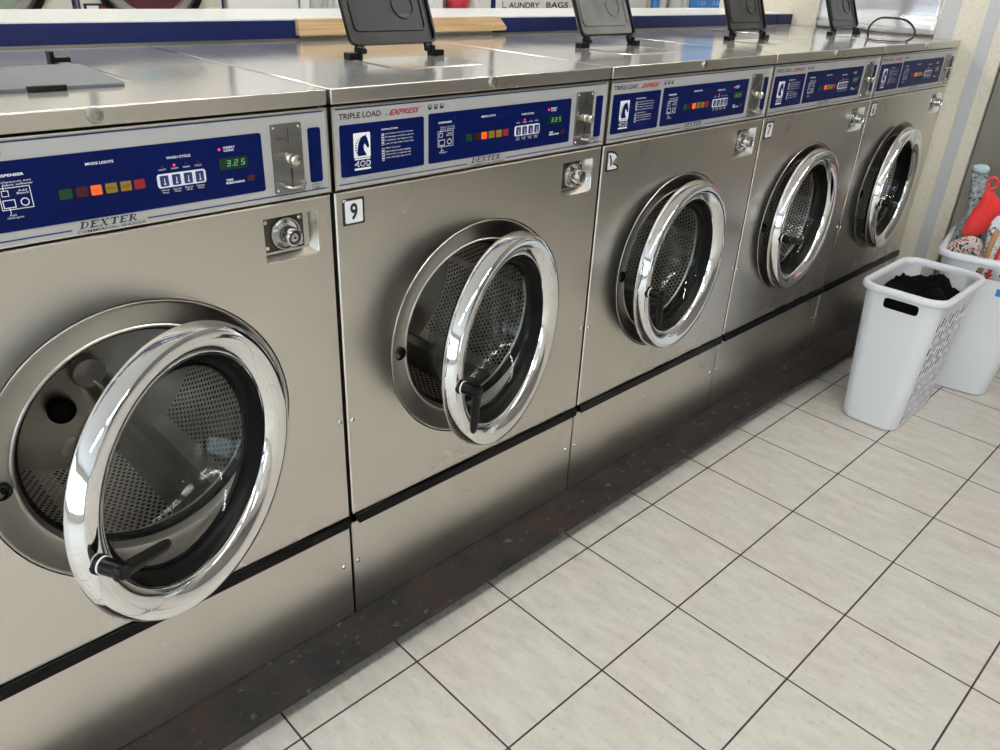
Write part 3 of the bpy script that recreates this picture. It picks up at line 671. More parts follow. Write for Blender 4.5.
    for k, ch in enumerate('325'):
        ox = .5560+k*.0120; z_ = 1.1475; w_, h_, tk = .0058, .0088, .0009
        P_ = {'a': (0, w_, h_-tk, h_), 'd': (0, w_, 0, tk), 'g': (0, w_, h_/2-tk/2, h_/2+tk/2), 'f': (0, tk, h_/2, h_), 'e': (0, tk, 0, h_/2), 'b': (w_-tk, w_, h_/2, h_), 'c': (w_-tk, w_, 0, h_/2)}
        for sg in segs[ch]:
            a, b_, c, d_ = P_[sg]; sk = .12
            dd.flat([(ox+a+c*sk, z_+c), (ox+b_+c*sk, z_+c), (ox+b_+d_*sk, z_+d_), (ox+a+d_*sk, z_+d_)], T-.0006, 1)
    dd.rect(.5650, .5659, 1.1475, 1.1485, T-.0006, 1)
    dd.build('digital_display', ['l_disp', 'l_digit'], disp, smooth=0)
    sp_ = MB(); sp_.prism(rrect(.7035, .7275, 1.1010, 1.1915, .004), Y, .001, 'xz'); sp_.build('blue_strip', 'navy', panel, smooth=0)
    # coin plate
    co = MB(); co.prism(rrect(.6355, .6905, 1.0910, 1.2030, .003), -.0035, .002, 'xz')
    for a, b_ in ((.6405, 1.0965), (.6855, 1.0965), (.6405, 1.1975), (.6855, 1.1975)):
        co.lathe([(.0001, -.0018), (.0018, -.0015), (.0027, 0)], (a, -.0035, b_), seg=10, mi=2)
    co.rect(.6645, .6660, 1.1710, 1.1950, -.0037, 1); co.rect(.6600, .6608, 1.1730, 1.1840, -.0037, 1)
    co.text('25c', .6440, .6560, 1.1780, 1.1830, -.0037, 1); co.rect(.6655, .6690, 1.1050, 1.1310, -.0037, 1)
    cplate = co.build('coin_plate', ['coin_plate', 'black_ink', 'steel_edge'], panel, bevel=0)
    kb = MB(); kb.lathe([(.008, 0), (.0085, -.004), (.006, -.007), (.006, -.010), (.0088, -.012), (.0088, -.020), (.0065, -.0225), (.0001, -.0235)], (.6655, -.0035, 1.1475), seg=20); kb.build('return_knob', 'brass', cplate)
    sl = MB(); sl.tube([(.650, -.004, 1.1065), (.648, -.014, 1.1050), (.655, -.020, 1.1035), (.668, -.022, 1.1035), (.680, -.020, 1.1045), (.686, -.013, 1.1065), (.684, -.004, 1.1075)], .0022, 8); sl.box(.656, .678, -.018, -.004, 1.1030, 1.1045)
    sl.build('coin_slide', 'steel_edge', cplate)
    # --- top cover with its lock
    tc_ = MB(); tc_.box(x0, x1, -.005, .722, 1.2255, 1.2514); tc_.m = [0, 0, 1, 0, 1, 1]; tc = tc_.build('top_cover', ['steel_top', 'steel'], root, bevel=.002)
    tk_ = MB(); tk_.lathe([(.0112, .001), (.0112, -.003), (.0095, -.0055), (.0062, -.006), (.006, -.0045), (.0046, -.0045), (.0045, -.007), (.0001, -.0073)], (.3745, -.005, 1.2405), seg=28); tk_.build('cover_lock', 'ring_steel', tc)
    # --- dispenser opening rim
    op = MB()
    o_ = rrect(.262, .512, .150, .335, .03, 6); i_ = rrect(.274, .500, .162, .325, .022, 6); nn = len(o_)
    op.add([(p[0], p[1], 1.2514) for p in o_]+[(p[0], p[1], 1.2528) for p in rrect(.266, .508, .154, .332, .027, 6)]+[(p[0], p[1], 1.2522) for p in i_]+[(p[0], p[1], 1.2516) for p in rrect(.280, .494, .168, .320, .018, 6)],
           [(k*nn+i2, k*nn+(i2+1) % nn, (k+1)*nn+(i2+1) % nn, (k+1)*nn+i2) for k in range(3) for i2 in range(nn)]+[tuple(range(3*nn, 4*nn))])
    op.build('dispenser_rim', 'steel_top', tc, smooth=50)
    # --- dispenser lid (closed position modelled, origin on the hinge line)
    ld = MB(); hw = .1175; ln = .205
    ld.add(*lid_plate(-hw, hw, -.012-ln, -.012, .0, .006, .016))
    # raised rim and panel on the underside
    def ringz(o, i, za, zb_):
        n_ = len(o)
        ld.add([(p[0], p[1], za) for p in o]+[(p[0], p[1], zb_) for p in o]+[(p[0], p[1], zb_) for p in i]+[(p[0], p[1], za) for p in i],
               [(k*n_+q_, k*n_+(q_+1) % n_, ((k+1) % 4)*n_+(q_+1) % n_, ((k+1) % 4)*n_+q_) for k in range(3) for q_ in range(n_)])
    rim0 = len(ld.f); ringz(rrect(-hw, hw, -.012-ln, -.012, .016), rrect(-hw+.005, hw-.005, -.007-ln, -.017, .013), .001, -.007)
    for q_ in range(rim0, len(ld.f)): ld.m[q_] = 2
    ringz(rrect(-hw+.020, hw-.020, .012-ln, -.040, .012), rrect(-hw+.024, hw-.024, .016-ln, -.044, .010), .001, -.0035)
    ringz([(.045+.030*cos(t), -.095+.030*sin(t)) for t in [2*pi*i/24 for i in range(24)]], [(.045+.027*cos(t), -.095+.027*sin(t)) for t in [2*pi*i/24 for i in range(24)]], .001, -.003)
    vs_, fs_, a0, a1, b0, b1 = text_geo('DEXTER', 0, 0, 1)
    ld.add([(.045+(v[0]-(a0+a1)/2)*.040/(a1-a0), -.070-(v[1]-b0)*.009, -.0008) for v in vs_], fs_, 1)
    lid = ld.build('dispenser_lid', ['lid', 'grey_ink', 'black'], tc, loc=(.388, .322, 1.268), smooth=40)
    lh = MB(); lh.box(-.027, .027, -.2235, -.2120, -.010, .0095); lh.build('lid_tab', 'black', lid, bevel=.002)
    for s_ in (-1, 1):
        kn = MB()
        kn.box(s_*.094-.010, s_*.094+.010, -.016, .004, -.003, .006); kn.lathe([(.0001, -.012), (.006, -.012), (.006, .012), (.0001, .012)], (s_*.094, 0, 0), axis='x', seg=12)
        kn.build('hinge_arm', 'black', lid, bevel=.001)
    for s_ in (-1, 1):
        kn = MB(); c = .388+s_*.118; kn.box(c-.012, c+.012, .312, .336, 1.2516, 1.266); kn.box(c-s_*.018-.004, c-s_*.018+.004, .312, .334, 1.2516, 1.276)
        kn.build('lid_hinge', 'black', tc, bevel=.0015)
    # --- screws
    for a, b_, y_ in ((.0155, .604, 0), (W-.0140, .6095, 0), (.0150, .229, .0067), (W-.0230, .230, .0067)):
        s2 = MB(); s2.lathe([(.0001, -.0030), (.003, -.0026), (.0052, -.0010), (.0056, .0)], (a, y_, b_), seg=14); s2.rect(a-.003, a+.003, b_-.0005, b_+.0005, y_-.0032, 1)
        s2.build('screw', ['steel_edge', 'black_ink'], root)
    return root
def lid_plate(xa, xb, ya, yb, za, zb, r):
    o = rrect(xa, xb, ya, yb, r); n = len(o)
    o2 = rrect(xa+.002, xb-.002, ya+.002, yb-.002, r-.002)
    v = [(p[0], p[1], za) for p in o]+[(p[0], p[1], zb-.002) for p in o]+[(p[0], p[1], zb) for p in o2]
    f = [(k*n+i, k*n+(i+1) % n, (k+1)*n+(i+1) % n, (k+1)*n+i) for k in range(2) for i in range(n)]
    f += [tuple(range(n-1, -1, -1)), tuple(range(2*n, 3*n))]
    return v, f

proto = make_washer()
washers = [proto]+[copy_tree(proto) for _ in range(4)]
TH = [26.4, 16.9, 6.8, 4.2, 5.5]
HANDLE = [-12, -96, -84, -14, -10]          # lever direction, degrees up from the door's right
LABEL = ['stainless steel front-load washer nearest the camera, door open widest, its dispenser lid shut',
         'stainless steel front-load washer with the white number 9 plate, door ajar',
         'stainless steel front-load washer with a torn number plate, third in the row',
         'stainless steel front-load washer with the number 7 plate, second from the far wall',
         'stainless steel front-load washer at the far wall end, wire hoop on its top']
for k, w in enumerate(washers):
    w.location = (k*W, 0, 0)
    tag(w, LABEL[k], 'washing machine', 'row of stainless front-load washers')
    d = find(w, 'door'); d.rotation_euler = (0, 0, radians(TH[k]))
    find(d, 'door_handle').rotation_euler = (0, -radians(HANDLE[k]), 0)
    lid = find(w, 'dispenser_lid')
    if k == 0:
        lid.rotation_euler = (radians(2), 0, 0); lid.location = (.366, .372, 1.2585)
        for hg_ in [c for c in lid.parent.children if c.name.startswith('lid_hinge')]: hg_.location = (-.036, .088, .004)
        find(w, 'dispenser_rim').location = (0, .045, 0)
        lid.data = lid.data.copy(); lid.data.materials[0] = M['lid_shut']
    else:
        lid.rotation_euler = (-radians(113+[0, 0, 2, -2, 1][k]), 0, 0)
        if k >= 2:
            lid.data = lid.data.copy(); lid.data.materials[0] = M['lid_reflect'] if k == 2 else M['lid_mid']
# number plates
def plate(w, num, torn=False):
    p = MB(); a, b, c, d = .0185, .0645, 1.0125, 1.0618
    if not torn:
        p.prism(rrect(a, b, c, d, .002, 2), -.0016, 0, 'xz', 0)
        p.flat(rrect(a+.004, b-.004, c+.004, d-.004, .003, 2), -.0019, 1)
        if num == '9': p.prism([(a-.0005, d-.006), (a+.008, d-.001), (a-.0005, d-.001)], -.0022, -.0017, 'xz', 1)
        p.text(num, .0335, .0495, 1.0215, 1.0530, -.0022, 0, off=.03)
    else:
        poly = [(a, c), (b, c), (b, c+.010), (a+.024, c+.020), (b-.004, c+.034), (a+.030, d-.004), (a+.012, d), (a, d)]
        p.prism(poly, -.0016, 0, 'xz', 0)
        p.flat([(a+.004, c+.004), (b-.004, c+.004), (b-.006, c+.008), (a+.020, c+.018), (b-.009, c+.033), (a+.028, d-.009), (a+.012, d-.005), (a+.004, d-.005)], -.0019, 1)
        p.flat([(a+.014, c+.012), (a+.019, c+.012), (a+.019, c+.026), (a+.012, d-.010), (a+.007, d-.010), (a+.012, c+.028)], -.0022, 0)
    p.build('number_plate', ['black_ink', 'plate_white'], w, smooth=0)
plate(washers[1], '9'); plate(washers[2], '', True); plate(washers[3], '7'); plate(washers[4], '6')

# ------------------------------------------------------------------ plinth under the row
mb = MB(); mb.box(-.01, 5*W+.0, -.1105, .02, .0685, .0775)
mb.box(-.01, 5*W, -.1105, -.1075, .060, .0700)
pl = mb.build('steel_plinth', ['rust'], bevel=.001)
tag(pl, 'long rusty dark steel base plate running under the washer row', 'base plate')
mb = MB(); mb.box(-.01, 5*W, .01, .70, 0, .0684); mb.build('concrete_curb', 'dark_steel', pl)

# ------------------------------------------------------------------ counter behind the washers
ct = MB(); ct.box(-.02, 3.730, .752, 1.12, 1.294, 1.3015)
cto = ct.build('counter_top', 'white', bevel=.001)
tag(cto, 'white laminate ledge running behind the washers with navy front edge', 'counter')
for a, b, nm in ((-.02, 1.145, 'edge_band'), (1.83, 3.60, 'edge_band')):
    m_ = MB(); m_.box(a, b, .746, .7515, 1.2560, 1.2975); m_.build(nm, 'navyband', cto)
m_ = MB(); m_.box(3.60, 3.730, .744, .7515, 1.2560, 1.2975); m_.build('edge_band', 'navyband', cto)
m_ = MB(); m_.prism([(1.134, 1.2625), (1.866, 1.2625), (1.872, 1.270), (1.838, 1.3015), (1.134, 1.3015)], .728, .751, 'xz')
w_ = m_.build('wood_edging', 'wood', cto, bevel=.0015); tag(w_, 'bare pine strip nailed over the navy edge')
m_ = MB(); m_.box(-.02, 3.73, .7525, 1.119, 0, 1.2895); m_.build('bulkhead', 'steel', cto)
m_ = MB(); m_.box(-.02, 3.73, .7235, .7455, 1.16, 1.2475); m_.build('rear_flashing', 'dark_steel', cto)
m_ = MB(); m_.box(-.02, 3.73, .7400, .7500, 1.2475, 1.2558); m_.build('flashing_lip', 'ring_steel', cto)

# ------------------------------------------------------------------ wire hoop on the last washer
pts = [(.30, .187, 1.253), (.30, .196, 1.282), (.30, .187, 1.305), (.30, .165, 1.324), (.30, .142, 1.329), (.30, .074, 1.328), (.30, .048, 1.318), (.30, .022, 1.296), (.30, .018, 1.270), (.30, .045, 1.254)]
# smooth resample
def smooth(p, n=2):
    p = [Vector(q) for q in p]
    for _ in range(n):
        o = [p[0]]
        for a, b in zip(p, p[1:]): o += [a*.75+b*.25, a*.25+b*.75]
        o.append(p[-1]); p = o
    return p
m_ = MB(); m_.tube(smooth(pts), .0040, 8)
m_.tube(smooth([(.30, .045, 1.2545), (.24, .05, 1.2545), (.18, .10, 1.2545), (.22, .16, 1.2545), (.30, .187, 1.2545)]), .0022, 8)
o = m_.build('wire_hoop', 'wire', loc=(4*W, 0, 0)); tag(o, 'dark bent wire hoop standing on the far washer top', 'wire hoop')

# ------------------------------------------------------------------ room shell
def slab(name, a, b, c, d, e, f, mat, **k): m = MB(); m.box(a, b, c, d, e, f); return struct(name, m, mat, **k)
XR = 5*W+.0035
slab('floor', -4.2, 8.6, -4.6, 3.2, -.05, 0, 'tile', smooth=0)
slab('ceiling', -4.2, 8.6, -4.6, 3.2, 2.85, 2.95, 'ceiling')
# right wall, with its corner post strips
m_ = MB(); m_.box(XR, XR+.16, .10, 1.14, 0, 2.85); struct('wall_right', m_, 'stucco')
slab('wall_front', -4.2, 8.6, -4.7, -4.6, 0, 2.85, 'room_wall')
slab('wall_back', -4.2, 8.6, 2.60, 2.72, 0, 2.85, 'white')
slab('trim_1', XR-.001, XR+.16, -.0665, .0335, 0, 2.85, 'stucco')
slab('trim_2', XR-.0035, XR+.16, -.1155, -.0665, 0, 2.85, 'grey_wall')
slab('trim_3', XR-.001, XR+.16, -.1640, -.1155, 0, 2.85, 'stucco')
slab('trim_4', XR+.001, XR+.16, .0335, .105, 0, 2.85, 'grey_wall')
slab('trim_5', XR+.03, XR+.16, -.1720, -.1640, 0, 2.85, 'dark_gap')
slab('door_1', XR+.012, XR+.16, -1.25, -.1720, 0, 2.30, 'door_brown')
slab('wall_right_front', XR+.0, XR+.16, -4.6, -1.25, 0, 2.85, 'dark_reflected')  # unseen stretch, coloured dark to darken the far washers' reflections
slab('wall_right_header', XR+.0, XR+.16, -1.25, -.172, 2.30, 2.85, 'room_wall')
slab('wall_far', 8.6, 8.7, -4.6, 3.2, 0, 2.85, 'room_wall')
# rippled stainless sheet on the right wall
vs = []; fs = []; nu, nv = 30, 24
for i in range(nu+1):
    for j in range(nv+1):
        y = .106+(.62-.106)*i/nu; z = 1.2525+(2.0-1.2525)*j/nv
        d = .006+.004*sin(y*19+z*7)+.012*math.exp(-((z-1.285)/.018)**2)+.003*sin(z*31+y*5)
        vs.append((XR-d, y, z))
for i in range(nu):
    for j in range(nv): fs.append((i*(nv+1)+j, i*(nv+1)+j+1, (i+1)*(nv+1)+j+1, (i+1)*(nv+1)+j))
m_ = MB(); m_.add(vs, fs); o = m_.build('steel_backsplash', 'shiny_sheet', smooth=80)
o.modifiers.new('s', 'SOLIDIFY').thickness = .0015
tag(o, 'rippled shiny steel sheet fixed to the wall above the far washer', 'backsplash')

# left wall with a big storefront window, and an unseen one added in the front wall
def em(name, c, s):
    m, nt, out = newmat(name); e = N(nt, 'ShaderNodeEmission'); e.inputs[0].default_value = (*c, 1); e.inputs[1].default_value = s
    nt.links.new(e.outputs[0], out.inputs[0]); return m
M['daylight'] = em('daylight_pane', (.76, .88, 1.), 3.2)
M['tube'] = em('fluorescent_tube', (1., .97, .925), 62)
M['tube_back'] = em('fluorescent_tube_rear', (1., .97, .925), 75)
mb = MB()
mb.box(-4.3, -4.2, -4.6, -3.9, 0, 2.85); mb.box(-4.3, -4.2, 2.3, 3.2, 0, 2.85); mb.box(-4.3, -4.2, -3.9, 2.3, 0, .45); mb.box(-4.3, -4.2, -3.9, 2.3, 2.45, 2.85)
struct('wall_left', mb, 'room_wall')
m_ = MB()
m_.box(-4.26, -4.25, -3.9, 2.3, .45, 2.45, 0)
for y in (-3.9, -2.35, -.8, .75, 2.25): m_.box(-4.24, -4.19, y, y+.05, .45, 2.45, 1)
for z in (.45, 2.41): m_.box(-4.24, -4.19, -3.9, 2.3, z, z+.04, 1)
struct('window_1', m_, ['daylight', 'grey_wall'])
m_ = MB()
for a in (-2.6,): 
    m_.box(a, a+1.7, -4.598, -4.590, .9, 2.3, 0); 
    for xx in (a-.04, a+.83, a+1.7): m_.box(xx, xx+.04, -4.60, -4.57, .86, 2.34, 1)
    for zz in (.86, 2.3): m_.box(a-.04, a+1.74, -4.60, -4.57, zz, zz+.04, 1)
struct('added_window_2', m_, ['daylight', 'grey_wall'])  # unseen bright window, added for the metal to reflect

# ------------------------------------------------------------------ ceiling lights
def fixture(x, y, mat, label):
    root = empty('ceiling_light', (x, y, 2.85))
    b = MB(); b.box(-.62, .62, -.11, .11, -.05, 0); b.box(-.63, .63, -.008, .008, -.085, -.05)
    for s in (-1, 1): b.box(-.63, .63, s*.115-.004, s*.115+.004, -.105, 0); b.box(s*.628-.004, s*.628+.004, -.11, .11, -.105, 0)  # side walls added to keep tube light off the ceiling
    b.build('housing', 'white', root, bevel=.003)
    for s in (-1, 1):
        t = MB(); t.tube([(-.60, s*.050, -.075), (.60, s*.050, -.075)], .014, 10); t.build('tube', mat, root)
    tag(root, label, 'ceiling light', 'twin-tube fluorescent ceiling lights')
for x in (-1.6, -.1, 1.4, 2.9): fixture(x, -1.22, 'tube', 'white twin-tube ceiling light over the washer aisle')
for x in (-1.2, 1.2, 3.6, 6.0): fixture(x, 1.75, 'tube_back', 'white twin-tube ceiling light over the rear aisle')
for x in (.9,): fixture(x, -3.9, 'tube', 'white twin-tube ceiling light added unseen to brighten the front wall')  # extra unseen fixture, keeps the front wall bright in the steel reflections

# ------------------------------------------------------------------ hampers
def hamper(name, loc, rz, bx, by, tx, ty, H, slots=True, rim_mat=0):
    """tapered hamper: bottom half sizes bx,by; top tx,ty; thin double wall"""
    root = empty(name, loc, rz)
    n = 8; t = .004
    def sec(f, inset=0, r=None, bulge=0):
        a = bx+(tx-bx)*f-inset; b = by+(ty-by)*f-inset
        return rrect(-a, a, -b, b, (r or .05)-inset*.5, n)
    m = MB(); K = 4*(n+1)
    lv = [(.0, .012, .045), (.008, .004, .05), (.03, 0, .05), (.35, 0, .05), (.60, 0, .052), (.86, 0, .055), (.96, 0, .055)]
    def skin(inset, flip):
        vs = []; fs = []
        for z, i, r in lv:
            vs += [(p[0], p[1], max(z*H, t if inset else 0)) for p in sec(z, i+inset, r)]
        for k in range(len(lv)-1):
            for q in range(K):
                f = (k*K+q, k*K+(q+1) % K, (k+1)*K+(q+1) % K, (k+1)*K+q)
                fs.append(f[::-1] if flip else f)
        cap = tuple(range(K)); fs.append(cap if flip else cap[::-1])
        return vs, fs
    m.add(*skin(0, False))
    body = m.build('body', 'whiteplastic', root, smooth=40)
    so = body.modifiers.new('s', 'SOLIDIFY'); so.thickness = .0018; so.offset = -1
    # holes: cut as real openings
    def cut(boxes):
        c = MB()
        for bxs in boxes:
            v, f = bxs; c.add(v, f)
        return c
    cutters = []
    def obox(cx, cy, cz, sx, sy, sz, rot=0, axis='Y', lean=0):
        Mx = Matrix.Translation((cx, cy, cz)) @ Matrix.Rotation(rot, 4, axis)
        v = [Mx @ Vector((x*sx, y*sy, z*sz)) for z in (-1, 1) for y in (-1, 1) for x in (-1, 1)]
        return [tuple(q) for q in v], [(0, 2, 3, 1), (4, 5, 7, 6), (0, 1, 5, 4), (2, 6, 7, 3), (0, 4, 6, 2), (1, 3, 7, 5)]
    ts = tx*.93
    for s in (-1, 1):
        # handle opening on the short sides, rounded ends
        pts = rrect(-.066, .050, H*.862, H*.932, .012, 4) if s < 0 else rrect(-.080, .080, H*.860, H*.950, .012, 4)
        v = [(s*(ts-.05), p[0], p[1]) for p in pts]+[(s*(ts+.05), p[0], p[1]) for p in pts]; k = len(pts)
        f = [(i, (i+1) % k, (i+1) % k+k, i+k) for i in range(k)]+[tuple(range(k-1, -1, -1)), tuple(range(k, 2*k))]
        if s < 0: f = [q[::-1] for q in f]
        cutters.append((v, f))
    if slots:
        for s in (-1, 1):
            for row in range(9):
                zc = .050+row*.047
                nx = 10
                for c in range(nx):
                    f_ = zc/H; half = (bx+(tx-bx)*f_)-.045
                    xx = -half+2*half*(c+.5)/nx+(.004 if row % 2 else -.004)
                    yy = s*(by+(ty-by)*f_)
                    ww = .0085 if (c+row) % 3 else .0105
                    hh = .0140+.002*((c*7+row*5) % 3)
                    cutters.append(obox(xx, yy, zc+.006*((c % 2)*2-1), ww, .02, hh, radians(14), 'Y'))
    cm = MB()
    for v, f in cutters: cm.add(v, f)
    cme = bpy.data.meshes.new('cut'); cme.from_pydata(cm.v, [], cm.f)
    co_ = bpy.data.objects.new('cut', cme); col.objects.link(co_)
    co_.location = (0, 0, 0)
    bo = body.modifiers.new('b', 'BOOLEAN'); bo.object = co_; bo.operation = 'DIFFERENCE'; bo.solver = 'EXACT'; bo.use_self = True
    # evaluate in local space
    body.parent = None; bpy.context.view_layer.update()
    dg = bpy.context.evaluated_depsgraph_get(); new = bpy.data.meshes.new_from_object(body.evaluated_get(dg), depsgraph=dg)
    body.modifiers.clear(); body.data = new; body.parent = root
    new.polygons.foreach_set('use_smooth', [True]*len(new.polygons)); new.set_sharp_from_angle(angle=radians(35))
    bpy.data.objects.remove(co_); bpy.data.meshes.remove(cme)
    # rim: rolled lip
    r = MB(); prof = [(-.004, H*.955), (.004, H*.952), (.016, H*.955), (.0185, H*.965), (.018, H*.985), (.013, H*.998), (.004, H*1.0), (-.001, H*.994), (-.004, H*.975)]
    vs = []; fs = []; np_ = len(prof)
    for off, z in prof:
        a = tx*.985+off; b = ty*.985+off
        vs += [(p[0], p[1], z) for p in rrect(-a, a, -b, b, .055+off, n)]
    for k in range(np_):
        for q in range(K): fs.append((k*K+q, k*K+(q+1) % K, ((k+1) % np_)*K+(q+1) % K, ((k+1) % np_)*K+q))
    r.add(vs, fs); r.build('rim', 'whiteplastic', root, smooth=60)
    return root
h1 = hamper('laundry_hamper', (2.914, -.370, 0), radians(.5), .190, .101, .211, .133, .53)
tag(h1, 'white slotted plastic laundry hamper full of black clothes', 'laundry hamper', 'white laundry hampers')
h2 = hamper('laundry_hamper', (3.455, -.450, 0), radians(11), .185, .118, .225, .182, .56, slots=False)
tag(h2, 'plain white laundry hamper behind, holding red and grey garments', 'laundry hamper', 'white laundry hampers')

def blob(name, mat, loc, rz, sx, sy, sz, bumps, seed, pw=2.6, res=40, kinds=None):
    """heap of cloth: rounded box top with folds"""
    vs = []; fs = []
    for i in range(res+1):
        for j in range(res+1):
            u = i/res*2-1; v = j/res*2-1
            e = max(0, 1-abs(u)**pw)*max(0, 1-abs(v)**pw)
            n = noise.noise(Vector((u*1.6+seed, v*1.5, 0)))*bumps*1.1
            ridge = (1-abs(noise.noise(Vector((u*2.2+seed*2, v*2.0+u, 7))))*2.2)*-bumps*.5+abs(noise.noise(Vector((u*5+seed, v*4, 2))))*bumps*.22
            vs.append((u*sx*(1-.26*v*v*abs(v))**.5, v*sy*(1-.40*u*u*u*u)**.5, e**.35*sz+(n-ridge)*min(1, e*3)))
    m = res+1
    for i in range(res):
        for j in range(res): fs.append((i*m+j, (i+1)*m+j, (i+1)*m+j+1, i*m+j+1))
    b = MB(); b.add(vs, fs)
    # underside
    b.add([(u*sx*.98, v*sy*.94, -.22) for u, v in ((-.8, -.7), (.8, -.7), (.8, .7), (-.8, .7))], [(3, 2, 1, 0)])
    # skirt
    edge = [(i*m) for i in range(m)]+[(res*m+j) for j in range(1, m)]+[(i*m+res) for i in range(res-1, -1, -1)]+[j for j in range(res-1, 0, -1)]
    top = [vs[k] for k in edge]; bot = [(p[0]*.95, p[1]*.885, -.22) for p in top]; k = len(top)
    b.add(top+bot, [(i, i+k, (i+1) % k+k, (i+1) % k) for i in range(k)])
    o = b.build(name, mat, loc=loc, smooth=80); o.rotation_euler = (0, 0, rz); return o
o = blob('black_laundry', 'black_cloth', (2.916, -.370, .432), radians(.5), .194, .1215, .045, .060, 3.3, pw=5)
tag(o, 'heap of black clothes filling the slotted white hamper', 'clothes', kind='stuff')

def garment(name, mat, outline, loc, rot, thick, wav, seed, mats=None, stripe=None):
    """soft folded garment: outline (2D) puffed to both sides with folds"""
    # grid fill by scaling the outline toward its centre line
    n = len(outline); cx = sum(p[0] for p in outline)/n; cz = sum(p[1] for p in outline)/n
    rings = [1, .97, .9, .75, .55, .3, .08]
    vs = []; fs = []
    for side in (-1, 1):
        for r in rings:
            for p in outline:
                x = cx+(p[0]-cx)*r; z = cz+(p[1]-cz)*r
                h = thick*(1-r**4)**.6
                y = side*h+wav*noise.noise(Vector((x*22+seed, z*9, side*2+seed)))*(1-.3*r)+.5*wav*noise.noise(Vector((x*45, z*14, seed)))
                vs.append((x, y, z))
    R = len(rings)
    for s in range(2):
        o_ = s*R*n
        for k in range(R-1):
            for q in range(n):
                f = (o_+k*n+q, o_+k*n+(q+1) % n, o_+(k+1)*n+(q+1) % n, o_+(k+1)*n+q)
                fs.append(f if s == 0 else f[::-1])
        cap = tuple(o_+(R-1)*n+q for q in range(n)); fs.append(cap if s == 0 else cap[::-1])
    for q in range(n):
        fs.append((q, R*n+q, R*n+(q+1) % n, (q+1) % n))
    b = MB(); b.add(vs, fs); o = b.build(name, mat, loc=loc, smooth=80); o.rotation_euler = rot; return o

exec_places = True
# view-facing frame for the garments in the far hamper: x' roughly toward -y, leaning
def densify(p, k=4):
    o = []
    for a, b in zip(p, p[1:]+p[:1]):
        for i in range(k): o.append((a[0]+(b[0]-a[0])*i/k, a[1]+(b[1]-a[1])*i/k))
    return [tuple(v) for v in [((o[i-1][0]+2*o[i][0]+o[(i+1) % len(o)][0])/4, (o[i-1][1]+2*o[i][1]+o[(i+1) % len(o)][1])/4) for i in range(len(o))]]
RZ = radians(-68)
grey = densify([(-.065, .410), (-.067, .399), (-.056, .348), (-.045, .277), (-.044, .217), (-.06, .178), (-.059, .138), (-.047, .081), (-.019, .022), (.07, .026), (.064, .142), (.026, .296), (.004, .364), (-.01, .391), (-.02, .412)])
o = garment('grey_garment', 'grey_print', grey, (3.46, -.33, .42), (0, 0, RZ), .022, .016, 1.2)
tag(o, 'grey printed garment with pale blue cuff sticking up from the far hamper', 'garment')
cuff = densify([(-.066, .396), (-.067, .416), (-.045, .424), (-.020, .424), (-.008, .412), (-.010, .394), (-.035, .388)])
b_ = garment('cuff', pbr('pale_blue_cuff', (.50, .64, .70), .8), cuff, (0, 0, 0), (0, 0, 0), .026, .004, 2.); b_.parent = o
redg = densify([(-.049, .166), (-.047, .205), (-.037, .26), (-.021, .305), (-.015, .348), (.011, .344), (.042, .314), (.10, .294), (.14, .25), (.10, .235), (.047, .22), (.017, .17), (-.015, .15)])
o = garment('red_garment', 'red_cloth', redg, (3.40, -.36, .42), (0, 0, RZ), .022, .016, 5.1)
tag(o, 'bright red garment draped over the clothes in the far hamper', 'garment')
m_ = MB(); m_.tube([(.000+.016*cos(t), -.002, .372+.021*sin(t)) for t in [2*pi*i/20 for i in range(20)]], .0055, 8, closed=True)
lp = m_.build('hanging_loop', 'red_cloth', o)
o = garment('printed_garment', 'red_print', densify([(-.080, .06), (-.073, .113), (-.065, .135), (-.049, .152), (-.023, .17), (.01, .176), (.042, .161), (.071, .098), (.084, .03), (.021, -.018), (-.045, -.01)]), (3.36, -.36, .42), (0, 0, RZ), .030, .018, 7.7)
tag(o, 'red, white and black printed garment in the far hamper below the grey one', 'garment')
o = garment('white_garment', 'white_print', densify([(.0, -.03), (-.003, .11), (-.014, .189), (-.016, .239), (.003, .270), (.046, .290), (.12, .228), (.18, .04), (.10, -.04)]), (3.37, -.42, .42), (0, 0, RZ), .024, .014, 9.1)
tag(o, 'white printed garment with red stripe at the hamper edge', 'garment')
for nm, mt, a_ in (('stripe', 'red_cloth', [(.022, .0), (.034, .0), (.052, .185), (.038, .195)]), ('tan_trim', 'tan', [(-.002, .03), (.010, .03), (.016, .154), (.022, .214), (.006, .227), (-.004, .178)])):
    s_ = garment(nm, mt, densify(a_), (0, -.024, 0), (0, 0, 0), .010, .006, 9.1); s_.parent = o
m_ = MB(); m_.box(-.001, .0015, -.05, .05, -.014, .014)
st = m_.build('hamper_label', 'blue_sticker', h2, loc=(.0, 0, 0))
st.location = (-.2165, -.085, .44); 
bpy.context.view_layer.update()

